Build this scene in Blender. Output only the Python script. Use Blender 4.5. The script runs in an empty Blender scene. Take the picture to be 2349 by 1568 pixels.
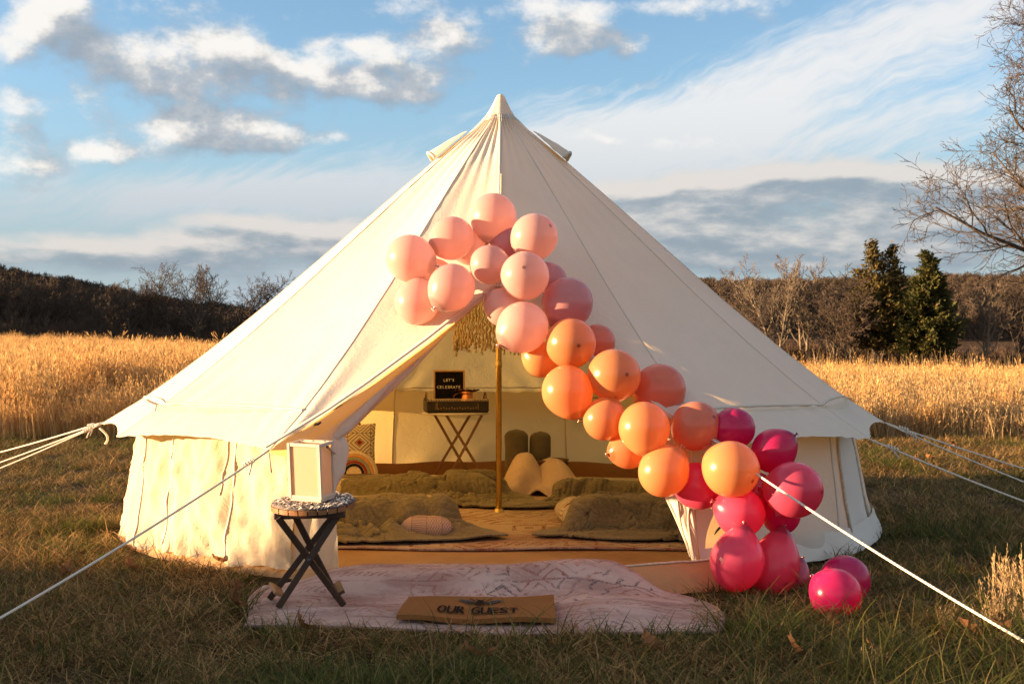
import bpy, math, random
import numpy as np
from math import sin, cos, pi, radians, sqrt, atan2, exp
from mathutils import Vector, Matrix, noise, Euler, Quaternion

sc = bpy.context.scene
C = sc.collection
rnd = random.Random(7)

# ---------------------------------------------------------------- camera
F = 2800.0                     # focal length in units of the 2349-wide photograph
CAMZ, HOR = 1.12, 820.0        # eye height, row of the eye level
cam_d = bpy.data.cameras.new("camera")
cam_d.sensor_width = 36.0
cam_d.lens = 36.0 * F / 2349.0
cam_d.shift_y = (HOR - 784.0) / 2349.0
cam_d.clip_start = 0.05
cam_d.clip_end = 4000
cam = bpy.data.objects.new("camera", cam_d)
C.objects.link(cam)
cam.location = (0, 0, CAMZ)
cam.rotation_euler = (radians(90), 0, 0)
sc.camera = cam
cam_d.dof.use_dof = True
cam_d.dof.focus_distance = 6.6
cam_d.dof.aperture_fstop = 9.0

def at(u, v, Y):
    return Vector(((u - 1174.5) / F * Y, Y, CAMZ - (v - HOR) / F * Y))

# ---------------------------------------------------------------- light
SUN_EL, SUN_AZ = 6.8, 4.0      # degrees; azimuth towards the camera side of due left
sun_dir = Vector((-cos(radians(SUN_EL)) * cos(radians(SUN_AZ)),
                  -cos(radians(SUN_EL)) * sin(radians(SUN_AZ)), sin(radians(SUN_EL))))
sl = bpy.data.lights.new("sun", 'SUN')
sl.energy = 4.3
sl.angle = radians(0.55)
sl.color = (1.0, 0.65, 0.34)
so = bpy.data.objects.new("sun", sl)
C.objects.link(so)
so.rotation_euler = sun_dir.to_track_quat('Z', 'Y').to_euler()

sc.view_settings.view_transform = 'Standard'
sc.view_settings.look = 'None'
sc.view_settings.exposure = 2.40
sc.view_settings.gamma = 1.0
sc.view_settings.use_curve_mapping = False
sc.cycles.use_denoising = True
sc.cycles.max_bounces = 10
sc.cycles.diffuse_bounces = 5
sc.cycles.transparent_max_bounces = 12
sc.cycles.sample_clamp_indirect = 6.0
sc.cycles.caustics_reflective = False
sc.cycles.caustics_refractive = False

# ---------------------------------------------------------------- node helper
class NT:
    def __init__(s, tree):
        s.t = tree
        s.n = tree.nodes
        s.l = tree.links
    def node(s, typ, **kw):
        n = s.n.new(typ)
        for k, v in kw.items():
            setattr(n, k, v)
        return n
    def put(s, sock, v):
        if isinstance(v, bpy.types.NodeSocket):
            s.l.new(v, sock)
        elif v is not None:
            sock.default_value = v
    def math(s, op, a, b=None, c=None, clamp=False):
        n = s.n.new('ShaderNodeMath')
        n.operation = op
        n.use_clamp = clamp
        s.put(n.inputs[0], a)
        if b is not None: s.put(n.inputs[1], b)
        if c is not None: s.put(n.inputs[2], c)
        return n.outputs[0]
    def vec(s, op, a, b=None, c=None):
        n = s.n.new('ShaderNodeVectorMath')
        n.operation = op
        s.put(n.inputs[0], a)
        if b is not None: s.put(n.inputs[1], b)
        if c is not None: s.put(n.inputs[2], c)
        return n.outputs['Value'] if op in ('DOT_PRODUCT', 'LENGTH', 'DISTANCE') else n.outputs['Vector']
    def comb(s, x, y, z=0.0):
        n = s.n.new('ShaderNodeCombineXYZ')
        s.put(n.inputs[0], x); s.put(n.inputs[1], y); s.put(n.inputs[2], z)
        return n.outputs[0]
    def sep(s, v):
        n = s.n.new('ShaderNodeSeparateXYZ')
        s.put(n.inputs[0], v)
        return n.outputs
    def mix(s, f, a, b, blend='MIX'):
        n = s.n.new('ShaderNodeMix')
        n.data_type = 'RGBA'
        n.blend_type = blend
        s.put(n.inputs['Factor'], f)
        s.put(n.inputs[6], a if isinstance(a, bpy.types.NodeSocket) else (*a, 1))
        s.put(n.inputs[7], b if isinstance(b, bpy.types.NodeSocket) else (*b, 1))
        return n.outputs[2]
    def noise(s, vec=None, scale=5.0, detail=4.0, rough=0.5, dist=0.0, color=False):
        n = s.n.new('ShaderNodeTexNoise')
        s.put(n.inputs['Vector'], vec)
        n.inputs['Scale'].default_value = scale
        n.inputs['Detail'].default_value = detail
        n.inputs['Roughness'].default_value = rough
        n.inputs['Distortion'].default_value = dist
        return n.outputs['Color' if color else 'Fac']
    def voro(s, vec, scale, feature='F1', metric='EUCLIDEAN', rand=1.0, out='Distance'):
        n = s.n.new('ShaderNodeTexVoronoi')
        n.feature = feature
        if feature != 'DISTANCE_TO_EDGE': n.distance = metric
        s.put(n.inputs['Vector'], vec)
        n.inputs['Scale'].default_value = scale
        n.inputs['Randomness'].default_value = rand
        return n.outputs[out]
    def ramp(s, f, stops, interp='LINEAR'):
        n = s.n.new('ShaderNodeValToRGB')
        e = n.color_ramp.elements
        n.color_ramp.interpolation = interp
        while len(e) < len(stops): e.new(0.5)
        for i, (p, c) in enumerate(stops):
            e[i].position = p
            e[i].color = (*c, 1) if not isinstance(c, (int, float)) else (c, c, c, 1)
        s.put(n.inputs[0], f)
        return n.outputs[0]
    def sstep(s, x, a, b):
        n = s.n.new('ShaderNodeMapRange')
        n.interpolation_type = 'SMOOTHSTEP'
        s.put(n.inputs[0], x); s.put(n.inputs[1], a); s.put(n.inputs[2], b)
        n.inputs[3].default_value = 0; n.inputs[4].default_value = 1
        return n.outputs[0]
    def bump(s, h, strength=0.3, dist=0.01):
        n = s.n.new('ShaderNodeBump')
        n.inputs['Strength'].default_value = strength
        n.inputs['Distance'].default_value = dist
        s.put(n.inputs['Height'], h)
        return n.outputs[0]
    def mapping(s, v, scale=(1, 1, 1), rot=(0, 0, 0), loc=(0, 0, 0)):
        n = s.n.new('ShaderNodeMapping')
        s.put(n.inputs['Vector'], v)
        n.inputs['Scale'].default_value = scale
        n.inputs['Rotation'].default_value = rot
        n.inputs['Location'].default_value = loc
        return n.outputs[0]

# ---------------------------------------------------------------- sky with clouds
w = bpy.data.worlds.new("World")
sc.world = w
w.use_nodes = True
T = NT(w.node_tree)
T.n.clear()
STR = 0.055
EXPO = 2 ** -sc.view_settings.exposure
tc = T.node('ShaderNodeTexCoord').outputs['Generated']
dx, dy, dz = T.sep(tc)[0:3]
K = F / 1000.0
azi = T.math('MULTIPLY', T.math('ARCTAN2', dx, dy), K)
ele = T.math('MULTIPLY', T.math('ARCSINE', dz), K)
P = T.comb(azi, ele, 0.0)

def skyp(u, v):
    """photograph position -> (azimuth, elevation) times K"""
    d = Vector(((u - 1174.5) / F, 1.0, (HOR - v) / F)).normalized()
    return atan2(d.x, d.y) * K, math.asin(d.z) * K

def blobs(t, p, lst):
    acc = None
    for (u, v, ru, rv, amp) in lst:
        a, e = skyp(u, v)
        d = t.vec('MULTIPLY_ADD', p, (1000 / ru, 1000 / rv, 0), (-a * 1000 / ru, -e * 1000 / rv, 0))
        q = t.vec('DOT_PRODUCT', d, d)
        g = t.math('POWER', 0.3679, q)
        acc = t.math('MULTIPLY', g, amp) if acc is None else t.math('MULTIPLY_ADD', g, amp, acc)
    return acc

CUM = [(120, 20, 90, 60, 1.0), (170, 90, 110, 65, 1.1), (185, 215, 60, 45, .9), (20, 110, 60, 50, .8), (25, 255, 65, 75, 1.0),
       (400, 0, 170, 40, .8), (500, 95, 120, 50, 1.05), (400, 185, 150, 65, 1.15), (560, 165, 170, 60, 1.15), (720, 190, 140, 45, .9),
       (520, 300, 190, 48, 1.05), (230, 345, 60, 28, .8), (400, 300, 130, 40, .75), (610, 330, 100, 35, .8), (330, 360, 140, 25, .6),
       (725, 100, 40, 25, .9), (830, 108, 45, 22, .8), (1010, 90, 70, 42, 1.1), (900, 140, 100, 60, .75), (900, 230, 90, 50, .95),
       (1010, 180, 110, 45, .7), (950, 30, 140, 45, .8), (20, 375, 90, 40, .7), (140, 390, 60, 22, .7), (60, 430, 80, 18, .5),
       (1500, 10, 300, 28, .95), (1290, 55, 120, 55, .8), (1310, 105, 110, 45, .85), (1430, 100, 70, 45, .8), (1470, 195, 60, 24, .7),
       (1610, 205, 62, 24, .9), (1380, 205, 60, 18, .55), (1330, 310, 70, 28, .7), (1400, 318, 50, 14, .7), (1560, 330, 90, 22, .6),
       (1750, 45, 110, 22, .5), (2260, 15, 70, 16, .8), (770, 315, 50, 16, .7)]
STRA = [(250, 560, 350, 28, .9), (640, 540, 260, 40, 1.1), (520, 500, 130, 22, .7), (820, 560, 120, 50, .9), (100, 600, 400, 35, .6),
        (1500, 440, 220, 26, .9), (1700, 420, 260, 34, 1.0), (1900, 400, 140, 30, .9), (2150, 425, 240, 36, 1.15), (1900, 480, 420, 60, 1.25),
        (1700, 540, 420, 60, 1.2), (2150, 520, 420, 70, 1.2), (1900, 600, 500, 35, .7), (1450, 500, 160, 40, .9), (600, 610, 400, 30, .6)]

def density_group(name, lst, sx, sy, nscale, amp, thr, gen):
    g = bpy.data.node_groups.new(name, 'ShaderNodeTree')
    g.interface.new_socket('Vector', in_out='INPUT', socket_type='NodeSocketVector')
    g.interface.new_socket('Density', in_out='OUTPUT', socket_type='NodeSocketFloat')
    t = NT(g)
    gi = t.node('NodeGroupInput'); go = t.node('NodeGroupOutput')
    p = gi.outputs[0]
    warp = t.vec('SUBTRACT', t.noise(p, 9.0, 2, .5, color=True), (.5, .5, .5))
    p2 = t.vec('MULTIPLY_ADD', warp, (.05, .03, 0), p)
    m = blobs(t, p2, lst)
    m = t.math('MINIMUM', m, 1.25)
    q = t.vec('MULTIPLY', p, (sx, sy, 1))
    n = t.noise(q, nscale, 8, .62)
    n2 = t.noise(q, nscale * .22, 1, .5)
    d = t.math('MULTIPLY_ADD', t.math('SUBTRACT', n, .5), amp, t.math('SUBTRACT', m, thr))
    d = t.math('MULTIPLY_ADD', t.math('SUBTRACT', n2, .5), gen, d)
    t.l.new(d, go.inputs[0])
    return g

def use_group(g, v):
    n = T.node('ShaderNodeGroup')
    n.node_tree = g
    T.put(n.inputs[0], v)
    return n.outputs[0]

sky = T.node('ShaderNodeTexSky')
sky.sky_type = 'NISHITA'
sky.sun_disc = False
sky.sun_elevation = radians(SUN_EL)
sky.sun_rotation = atan2(sun_dir.x, sun_dir.y)
sky.altitude = 200
sky.air_density = 1.0
sky.dust_density = 0.6
sky.ozone_density = 2.5
S_GAIN = 1.0
col = sky.outputs[0]
hsv = T.node('ShaderNodeHueSaturation')
hsv.inputs['Saturation'].default_value = .95
hsv.inputs['Value'].default_value = 1.12
T.put(hsv.inputs['Color'], col)
col = hsv.outputs[0]

def cc(r, g, b):               # cloud radiance as wanted in the picture -> before strength
    return (r / STR * EXPO, g / STR * EXPO, b / STR * EXPO)
# cirrus veil: streaks running up to the right
ang = radians(22)
a0, e0 = skyp(1700, 235)
rx = T.vec('DOT_PRODUCT', T.vec('SUBTRACT', P, (a0, e0, 0)), (cos(ang), sin(ang), 0))
ry = T.vec('DOT_PRODUCT', T.vec('SUBTRACT', P, (a0, e0, 0)), (-sin(ang), cos(ang), 0))
wv = T.math('SUBTRACT', T.noise(T.comb(T.math('MULTIPLY', rx, 1.3), T.math('MULTIPLY', ry, 1.3)), 2.2, 3), .5)
ry2 = T.math('MULTIPLY_ADD', wv, .16, ry)
band = T.math('POWER', .3679, T.math('POWER', T.math('DIVIDE', T.math('ABSOLUTE', ry2), .105), 2.0))
band2 = T.math('POWER', .3679, T.math('POWER', T.math('DIVIDE', T.math('ABSOLUTE', T.math('ADD', ry2, .19)), .09), 2.0))
st = T.noise(T.comb(T.math('MULTIPLY', rx, 1.0), T.math('MULTIPLY', ry2, 9.0)), 3.2, 8, .62)
fi = T.noise(T.comb(T.math('MULTIPLY', rx, 6.0), T.math('MULTIPLY', ry2, 16.0)), 3.0, 7, .6)
veil = blobs(T, P, [(1450, 330, 420, 95, 1.0), (900, 420, 380, 75, .9), (250, 470, 480, 75, 1.05), (1250, 240, 200, 70, .4), (2200, 300, 260, 110, .45), (600, 445, 350, 50, .7)])
ci = T.math('ADD', T.math('MULTIPLY', band, 1.15), T.math('MULTIPLY', veil, .85))
ci = T.math('MULTIPLY_ADD', band2, .5, ci)
ci = T.math('MULTIPLY_ADD', T.math('SUBTRACT', st, .5), 1.5, ci)
ci = T.math('MULTIPLY_ADD', T.math('SUBTRACT', fi, .5), .55, ci)
cia = T.math('MULTIPLY', T.sstep(ci, .3, 1.35), .93)
up = T.sstep(dz, 0.0, .05)
col = T.mix(cia, col, cc(.88, .88, .88))
# pale haze towards the horizon
hz = T.math('MULTIPLY', T.math('SUBTRACT', 1.0, T.sstep(dz, .05, .22)), .85)
col = T.mix(hz, col, cc(.40, .49, .57))
# low grey banks
gs = density_group('bank', STRA, 1.0, 3.0, 3.6, 2.2, .52, .5)
d0 = use_group(gs, P)
d1 = use_group(gs, T.vec('ADD', P, (-.02, .03, 0)))
lit = T.sstep(T.math('SUBTRACT', d0, d1), -.30, .55)
ccol = T.mix(lit, cc(.30, .365, .43), cc(.80, .74, .69))
al = T.math('MULTIPLY', T.sstep(d0, -.25, .65), .88)
col = T.mix(al, col, ccol)
# cumulus
gc = density_group('cumulus', CUM, 1.0, 1.5, 6.4, 2.9, .46, .40)
d0 = use_group(gc, P)
d1 = use_group(gc, T.vec('ADD', P, (-.048, .055, 0)))
s1 = T.math('MULTIPLY', T.math('SUBTRACT', d0, d1), 1.3)
thick = T.math('MULTIPLY', T.math('MAXIMUM', d0, 0.0), -.34)
lit = T.sstep(T.math('ADD', s1, thick), -.85, .80)
ccol = T.ramp(lit, [(0, cc(.34, .40, .47)), (.5, cc(.53, .555, .59)), (.8, cc(.82, .79, .75)), (1, cc(1.0, .96, .91))])
al = T.math('MULTIPLY', T.sstep(d0, -.08, .85), .95)
col = T.mix(al, col, ccol)
# the same broken cloud goes on round the whole sky
dirn = T.comb(dx, dy, T.math('MULTIPLY', dz, 1.6))
gn = T.noise(dirn, 2.6, 6, .58)
gn2 = T.noise(T.vec('ADD', dirn, (-.10, -.02, .08)), 2.6, 4, .55)
win = T.math('MULTIPLY', T.math('SUBTRACT', 1.0, T.sstep(T.math('ABSOLUTE', azi), 1.25, 1.8)), T.math('SUBTRACT', 1.0, T.sstep(ele, .82, 1.25)))
ga = T.math('MULTIPLY', T.math('MULTIPLY', T.sstep(gn, .40, .58), T.math('SUBTRACT', 1.0, win)), .95)
gl = T.sstep(T.math('SUBTRACT', gn, gn2), -.10, .12)
col = T.mix(ga, col, T.mix(gl, cc(.50, .52, .55), cc(.95, .90, .84)))
# below the eye level the dome only repeats the dull land colour
col = T.mix(T.sstep(dz, -.02, -.10), col, cc(.10, .085, .06))
bg = T.node('ShaderNodeBackground')
bg.inputs['Strength'].default_value = STR
T.put(bg.inputs['Color'], col)
ow = T.node('ShaderNodeOutputWorld')
T.l.new(bg.outputs[0], ow.inputs[0])
w.cycles.sampling_method = 'MANUAL'
w.cycles.sample_map_resolution = 512
# ================================================================ materials
def new_mat(name):
    m = bpy.data.materials.new(name)
    m.use_nodes = True
    t = NT(m.node_tree)
    t.n.clear()
    out = t.node('ShaderNodeOutputMaterial')
    return m, t, out

def pbr(t, color, rough=.6, normal=None, metal=0.0, spec=.5, coat=0.0):
    n = t.node('ShaderNodeBsdfPrincipled')
    t.put(n.inputs['Base Color'], color if isinstance(color, bpy.types.NodeSocket) else (*color, 1))
    t.put(n.inputs['Roughness'], rough)
    n.inputs['Metallic'].default_value = metal
    n.inputs['Specular IOR Level'].default_value = spec
    n.inputs['Coat Weight'].default_value = coat
    if normal is not None: t.put(n.inputs['Normal'], normal)
    return n.outputs[0]

def objco(t): return t.node('ShaderNodeTexCoord').outputs['Object']

def cloth_shader(t, color, trans, fac, normal=None, rough=.9):
    """thin cloth that lets some light through"""
    d = pbr(t, color, rough, normal, spec=.15)
    tr = t.node('ShaderNodeBsdfTranslucent')
    t.put(tr.inputs['Color'], trans if isinstance(trans, bpy.types.NodeSocket) else (*trans, 1))
    if normal is not None: t.put(tr.inputs['Normal'], normal)
    mx = t.node('ShaderNodeMixShader')
    t.put(mx.inputs[0], fac); t.l.new(d, mx.inputs[1]); t.l.new(tr.outputs[0], mx.inputs[2])
    return mx.outputs[0]

def simple(name, color, rough=.6, metal=0.0, var=.15, nscale=20.0, bump=.0, spec=.5, bscale=None, coat=0.0):
    m, t, out = new_mat(name)
    o = objco(t)
    n = t.noise(o, nscale, 5, .6)
    dark = tuple(c * (1 - var) for c in color); lite = tuple(min(1, c * (1 + var)) for c in color)
    c = t.mix(t.sstep(n, .3, .7), dark, lite)
    nor = t.bump(t.noise(o, bscale or nscale * 3, 4, .6), bump, .01) if bump else None
    t.l.new(pbr(t, c, rough, nor, metal, spec, coat), out.inputs[0])
    return m

MAT = {}
# canvas: off-white cotton, weave, faint creases and mildew stains
def canvas(name, base, trans, fac, bstr):
    m, t, out = new_mat(name)
    o = objco(t)
    st = t.noise(o, 1.7, 6, .6)
    cr = t.noise(t.vec('MULTIPLY_ADD', t.noise(o, 3.0, 3, .5, color=True), (.4, .4, .4), o), 6.0, 7, .62)
    ridge = t.math('ABSOLUTE', t.math('SUBTRACT', cr, .5))
    fold = t.math('SUBTRACT', 1.0, t.sstep(ridge, 0.0, .05))
    fine = t.noise(o, 420, 2, .5)
    c = t.mix(t.sstep(st, .35, .75), base, tuple(x * .93 for x in base))
    c = t.mix(t.math('MULTIPLY', t.noise(o, 45, 4, .6), .10), c, (.5, .42, .3))
    h = t.math('MULTIPLY_ADD', fold, .35, t.math('MULTIPLY_ADD', fine, .12, t.math('MULTIPLY', cr, 1.3)))
    nor = t.bump(h, bstr, .008)
    t.l.new(cloth_shader(t, c, trans, fac, nor), out.inputs[0])
    return m
MAT['canvas'] = canvas('canvas', (.735, .69, .61), (.90, .66, .24), .27, .24)
MAT['canvas_flap_glow'] = canvas('canvas_flap_glow', (.735, .69, .61), (.95, .68, .18), .5, .24)  # same cloth, extra yellow see-through standing in for sun glow
MAT['canvas_sun_wall'] = canvas('canvas_sun_wall', (.64, .55, .405), (.90, .64, .20), .27, .5)  # darker, yellower copy for sunlit panels: the low sun's tint put into the cloth
MAT['seam'] = simple('seam', (.52, .45, .35), .9, var=.2, nscale=60)
MAT['mesh'] = canvas('window_cover', (.76, .71, .64), (.8, .55, .3), .15, .2)
MAT['binding'] = simple('binding', (.30, .19, .08), .8, var=.25, nscale=40, bump=.2)
MAT['ground_sheet'] = None
m, t, out = new_mat('ground_sheet')
o = objco(t)
n1 = t.noise(o, 9, 6, .6); n2 = t.noise(o, 2, 4, .5)
c = t.mix(t.sstep(n2, .3, .7), (.36, .20, .085), (.44, .26, .115))
c = t.mix(t.math('MULTIPLY', t.sstep(n1, .55, .8), .25), c, (.16, .11, .07))
t.l.new(pbr(t, c, .55, t.bump(n1, .5, .02), spec=.3), out.inputs[0])
MAT['ground_sheet'] = m
MAT['black'] = simple('black_print', (.012, .011, .010), .6)
MAT['iron'] = simple('iron', (.10, .10, .10), .5, metal=.7)
MAT['rope'] = None
m, t, out = new_mat('rope')
o = objco(t)
wv = t.node('ShaderNodeTexWave'); wv.inputs['Scale'].default_value = 42; wv.bands_direction = 'DIAGONAL'
t.put(wv.inputs['Vector'], o)
c = t.mix(wv.outputs['Fac'], (.55, .50, .42), (.78, .73, .64))
t.l.new(pbr(t, c, .85, t.bump(wv.outputs['Fac'], .5, .004), spec=.2), out.inputs[0])
MAT['rope'] = m
MAT['jute'] = simple('macrame_cord', (.62, .50, .32), .95, var=.25, nscale=90, bump=.5, bscale=160)

# brass pole
m, t, out = new_mat('brass')
o = objco(t)
n = t.noise(t.mapping(o, (1, 1, .3)), 9, 3, .5)
t.l.new(pbr(t, t.mix(n, (.66, .49, .17), (.72, .55, .21)), t.math('MULTIPLY_ADD', n, .05, .18), metal=1.0), out.inputs[0])
MAT['brass'] = m

def wood(name, a, b, scale=(3, 3, 40), rough=.55, axis_rot=(0, 0, 0)):
    m, t, out = new_mat(name)
    o = objco(t)
    q = t.mapping(o, scale, axis_rot)
    n = t.noise(q, 2.2, 7, .65, .4)
    c = t.ramp(n, [(.25, a), (.55, b), (.8, tuple(x * .75 for x in b))])
    t.l.new(pbr(t, c, rough, t.bump(n, .25, .004), spec=.35), out.inputs[0])
    return m
MAT['dark_wood'] = wood('dark_wood', (.030, .015, .009), (.060, .030, .016), (30, 30, 6), .45)
MAT['slat_wood'] = wood('slat_wood', (.16, .07, .03), (.30, .14, .055), (30, 4, 30), .5)
MAT['pale_wood'] = wood('pale_wood', (.50, .36, .24), (.64, .49, .35), (40, 40, 6), .6)
MAT['teak'] = wood('brown_wood', (.13, .065, .025), (.22, .115, .05), (30, 30, 6), .5)
MAT['oak'] = wood('board_frame', (.42, .23, .08), (.55, .32, .12), (30, 30, 6), .5)
MAT['enamel'] = simple('white_tabletop', (.72, .69, .62), .35, var=.04)
MAT['letter'] = simple('white_letter', (.85, .82, .76), .5, var=.02)
MAT['felt'] = simple('black_felt', (.010, .009, .009), .95, var=.3, nscale=80, spec=.1)
MAT['copper'] = simple('copper', (.80, .34, .15), .24, metal=1.0, var=.2, nscale=14, bump=.08, bscale=30)
MAT['dark_copper'] = simple('dark_copper', (.16, .07, .035), .4, metal=.9, var=.3)
MAT['wicker_dark'] = simple('black_wicker', (.022, .016, .012), .6, var=.4, nscale=60, bump=.4)
MAT['wicker_pale'] = simple('white_wicker', (.62, .52, .38), .7, var=.2, nscale=60)
MAT['basket'] = simple('brown_wicker', (.16, .075, .03), .65, var=.4, nscale=60, bump=.4)

# lantern panes: frosted, let the light of the low sun through
m, t, out = new_mat('frosted_pane')
o = objco(t)
n = t.noise(o, 40, 3, .5)
t.l.new(cloth_shader(t, t.mix(n, (.62, .53, .41), (.66, .57, .45)), (.97, .80, .52), .5, t.bump(n, .05, .004), .35), out.inputs[0])
MAT['pane'] = m
MAT['lantern'] = wood('white_washed_wood', (.54, .43, .33), (.62, .50, .39), (40, 40, 8), .6)

# balloons: thin glossy rubber, two see-through skins, darker nipple at the tip
def balloon_mat(name, base, trans, fac=.64):
    m, t, out = new_mat(name)
    o = objco(t)
    z = t.sep(o)[2]
    r = t.vec('LENGTH', t.vec('MULTIPLY', o, (1, 1, 0)))
    tip = t.math('MULTIPLY', t.math('SUBTRACT', 1.0, t.sstep(r, .05, .11)), t.math('GREATER_THAN', z, 0.0))
    soft = t.math('MULTIPLY', t.math('SUBTRACT', 1.0, t.sstep(r, .02, .42)), t.math('GREATER_THAN', z, 0.0))
    neck = t.sstep(z, -.86, -1.0)
    dk = t.math('MAXIMUM', t.math('MULTIPLY', tip, .8), t.math('MULTIPLY', neck, .5))
    dk = t.math('MAXIMUM', dk, t.math('MULTIPLY', soft, .15))
    dark = tuple(x ** 1.5 * .28 for x in base)
    info = t.node('ShaderNodeObjectInfo').outputs['Random']
    hv = t.node('ShaderNodeHueSaturation')
    t.put(hv.inputs['Value'], t.math('MULTIPLY_ADD', info, .10, .95))
    t.put(hv.inputs['Hue'], t.math('MULTIPLY_ADD', info, .012, .494))
    hv.inputs['Color'].default_value = (*base, 1)
    c = t.mix(dk, hv.outputs[0], dark)
    ct = t.mix(dk, trans, dark)
    dif = t.node('ShaderNodeBsdfDiffuse'); t.put(dif.inputs[0], c)
    tr = t.node('ShaderNodeBsdfTranslucent'); t.put(tr.inputs[0], ct)
    mx = t.node('ShaderNodeMixShader'); mx.inputs[0].default_value = fac
    t.l.new(dif.outputs[0], mx.inputs[1]); t.l.new(tr.outputs[0], mx.inputs[2])
    gl = t.node('ShaderNodeBsdfGlossy')
    n = t.noise(o, 14, 3, .5)
    t.put(gl.inputs['Roughness'], t.math('MULTIPLY_ADD', n, .12, .17))
    gl.inputs['Color'].default_value = (1, 1, 1, 1)
    fr = t.node('ShaderNodeFresnel'); fr.inputs[0].default_value = 1.45
    m2 = t.node('ShaderNodeMixShader')
    t.put(m2.inputs[0], t.math('MULTIPLY', fr.outputs[0], .8))
    t.l.new(mx.outputs[0], m2.inputs[1]); t.l.new(gl.outputs[0], m2.inputs[2])
    t.l.new(m2.outputs[0], out.inputs[0])
    return m
BM = {
    'pale_pink': balloon_mat('pale_pink_rubber', (.97, .64, .58), (1.0, .60, .52)),
    'mauve': balloon_mat('dusty_pink_rubber', (.95, .48, .48), (1.0, .42, .42)),
    'orange': balloon_mat('peach_orange_rubber', (.97, .44, .18), (1.0, .40, .12)),
    'coral': balloon_mat('coral_rubber', (.96, .34, .22), (1.0, .29, .16)),
    'hot_pink': balloon_mat('hot_pink_rubber', (.95, .13, .25), (1.0, .07, .16)),
    'magenta': balloon_mat('magenta_rubber', (.82, .030, .21), (1.0, .014, .13)),
}

# woven throws, prints, rugs
def throw_mat(name, a, b, scale=1.0):
    m, t, out = new_mat(name)
    uv = t.node('ShaderNodeTexCoord').outputs['UV']
    q = t.mapping(uv, (420 * scale, 420 * scale, 1))
    wa = t.math('SINE', t.sep(q)[0]); wb = t.math('SINE', t.sep(q)[1])
    kn = t.math('MULTIPLY', wa, wb)
    n = t.noise(uv, 60, 5, .65); n2 = t.noise(uv, 5, 4, .5)
    c = t.mix(t.sstep(t.math('MULTIPLY_ADD', kn, .07, n), .3, .72), a, b)
    c = t.mix(t.math('MULTIPLY', t.sstep(n2, .4, .7), .25), c, tuple(x * .6 for x in a))
    h = t.math('MULTIPLY_ADD', n, .9, t.math('MULTIPLY', kn, .18))
    n_ = t.node('ShaderNodeBsdfPrincipled')
    t.put(n_.inputs['Base Color'], c); n_.inputs['Roughness'].default_value = .95
    n_.inputs['Specular IOR Level'].default_value = .1
    n_.inputs['Sheen Weight'].default_value = .35
    n_.inputs['Sheen Tint'].default_value = (.8, .7, .5, 1)
    t.put(n_.inputs['Normal'], t.bump(h, .35, .008))
    t.l.new(n_.outputs[0], out.inputs[0])
    return m
MAT['throw'] = throw_mat('olive_throw', (.155, .132, .070), (.27, .232, .135))
MAT['cushion_olive'] = throw_mat('olive_knit', (.10, .088, .055), (.18, .155, .10), .5)
MAT['cream'] = throw_mat('cream_fleece', (.62, .46, .33), (.74, .57, .42), .4)

def cell_print(t, q):
    """rectangular cells, each with its own random numbers"""
    fl = t.vec('FLOOR', q)
    wn = t.node('ShaderNodeTexWhiteNoise'); wn.noise_dimensions = '2D'
    t.put(wn.inputs['Vector'], fl)
    r = t.sep(wn.outputs['Color'])
    f = t.vec('SUBTRACT', t.vec('FRACTION', q), (.5, .5, .5))
    fx, fy = t.sep(f)[0:2]
    return r, fx, fy, t.math('ABSOLUTE', fx), t.math('ABSOLUTE', fy)
def band(t, x, n, w_): return t.math('LESS_THAN', t.math('FRACT', t.math('MULTIPLY', x, n)), w_)

def geo_print(name, ground=(.70, .60, .45), scale=5.0, accents=True, only=None):
    """cream cloth printed with nested diamonds, zigzags, hatching and a few teal and red fillings"""
    m, t, out = new_mat(name)
    uv = t.node('ShaderNodeTexCoord').outputs['UV']
    wp = t.vec('MULTIPLY_ADD', t.vec('SUBTRACT', t.noise(uv, 4, 3, .5, color=True), (.5, .5, .5)), (.045, .045, 0), uv)
    q = t.vec('MULTIPLY', wp, (scale, scale * 1.15, 0))
    r, fx, fy, ax, ay = cell_print(t, q)
    d = t.math('ADD', ax, ay)
    rings = band(t, d, 5.5 if only else 8.0, .34 if only else .26)
    zz = band(t, t.math('ADD', fy, t.math('MULTIPLY', t.math('PINGPONG', fx, .125), 1.1)), 6.0, .22)
    hat = band(t, fx, 11, .22)
    boxes = band(t, t.math('MAXIMUM', ax, ay), 9.0, .24)
    if only: ln = rings
    else:
        a = r[0]
        ln = t.math('MULTIPLY', rings, t.math('LESS_THAN', a, .38))
        for g_, lo, hi in ((zz, .38, .60), (hat, .60, .74), (boxes, .74, .92)):
            sel = t.math('MULTIPLY', t.math('GREATER_THAN', a, lo), t.math('LESS_THAN', a, hi))
            ln = t.math('MULTIPLY_ADD', g_, sel, ln)
    border = t.math('GREATER_THAN', t.math('MAXIMUM', ax, ay), .485)
    ln = t.math('MAXIMUM', ln, border, clamp=True)
    core = t.math('LESS_THAN', d, .16)
    nn = t.noise(uv, 8, 4, .6)
    g = t.mix(t.sstep(nn, .3, .7), tuple(x * .9 for x in ground), ground)
    if accents:
        g = t.mix(t.math('MULTIPLY', core, t.math('GREATER_THAN', r[1], .6)), g, (.12, .17, .15))
        g = t.mix(t.math('MULTIPLY', core, t.math('LESS_THAN', r[1], .2)), g, (.30, .035, .03))
    worn = t.math('MULTIPLY_ADD', t.noise(uv, 40, 3, .6), .5, .50)
    c = t.mix(t.math('MULTIPLY', ln, worn), g, (.045, .038, .034))
    t.l.new(pbr(t, c, .9, t.bump(t.noise(uv, 30, 5, .6), .4, .01), spec=.15), out.inputs[0])
    return m
MAT['print'] = geo_print('geometric_print', scale=6.5)
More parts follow.
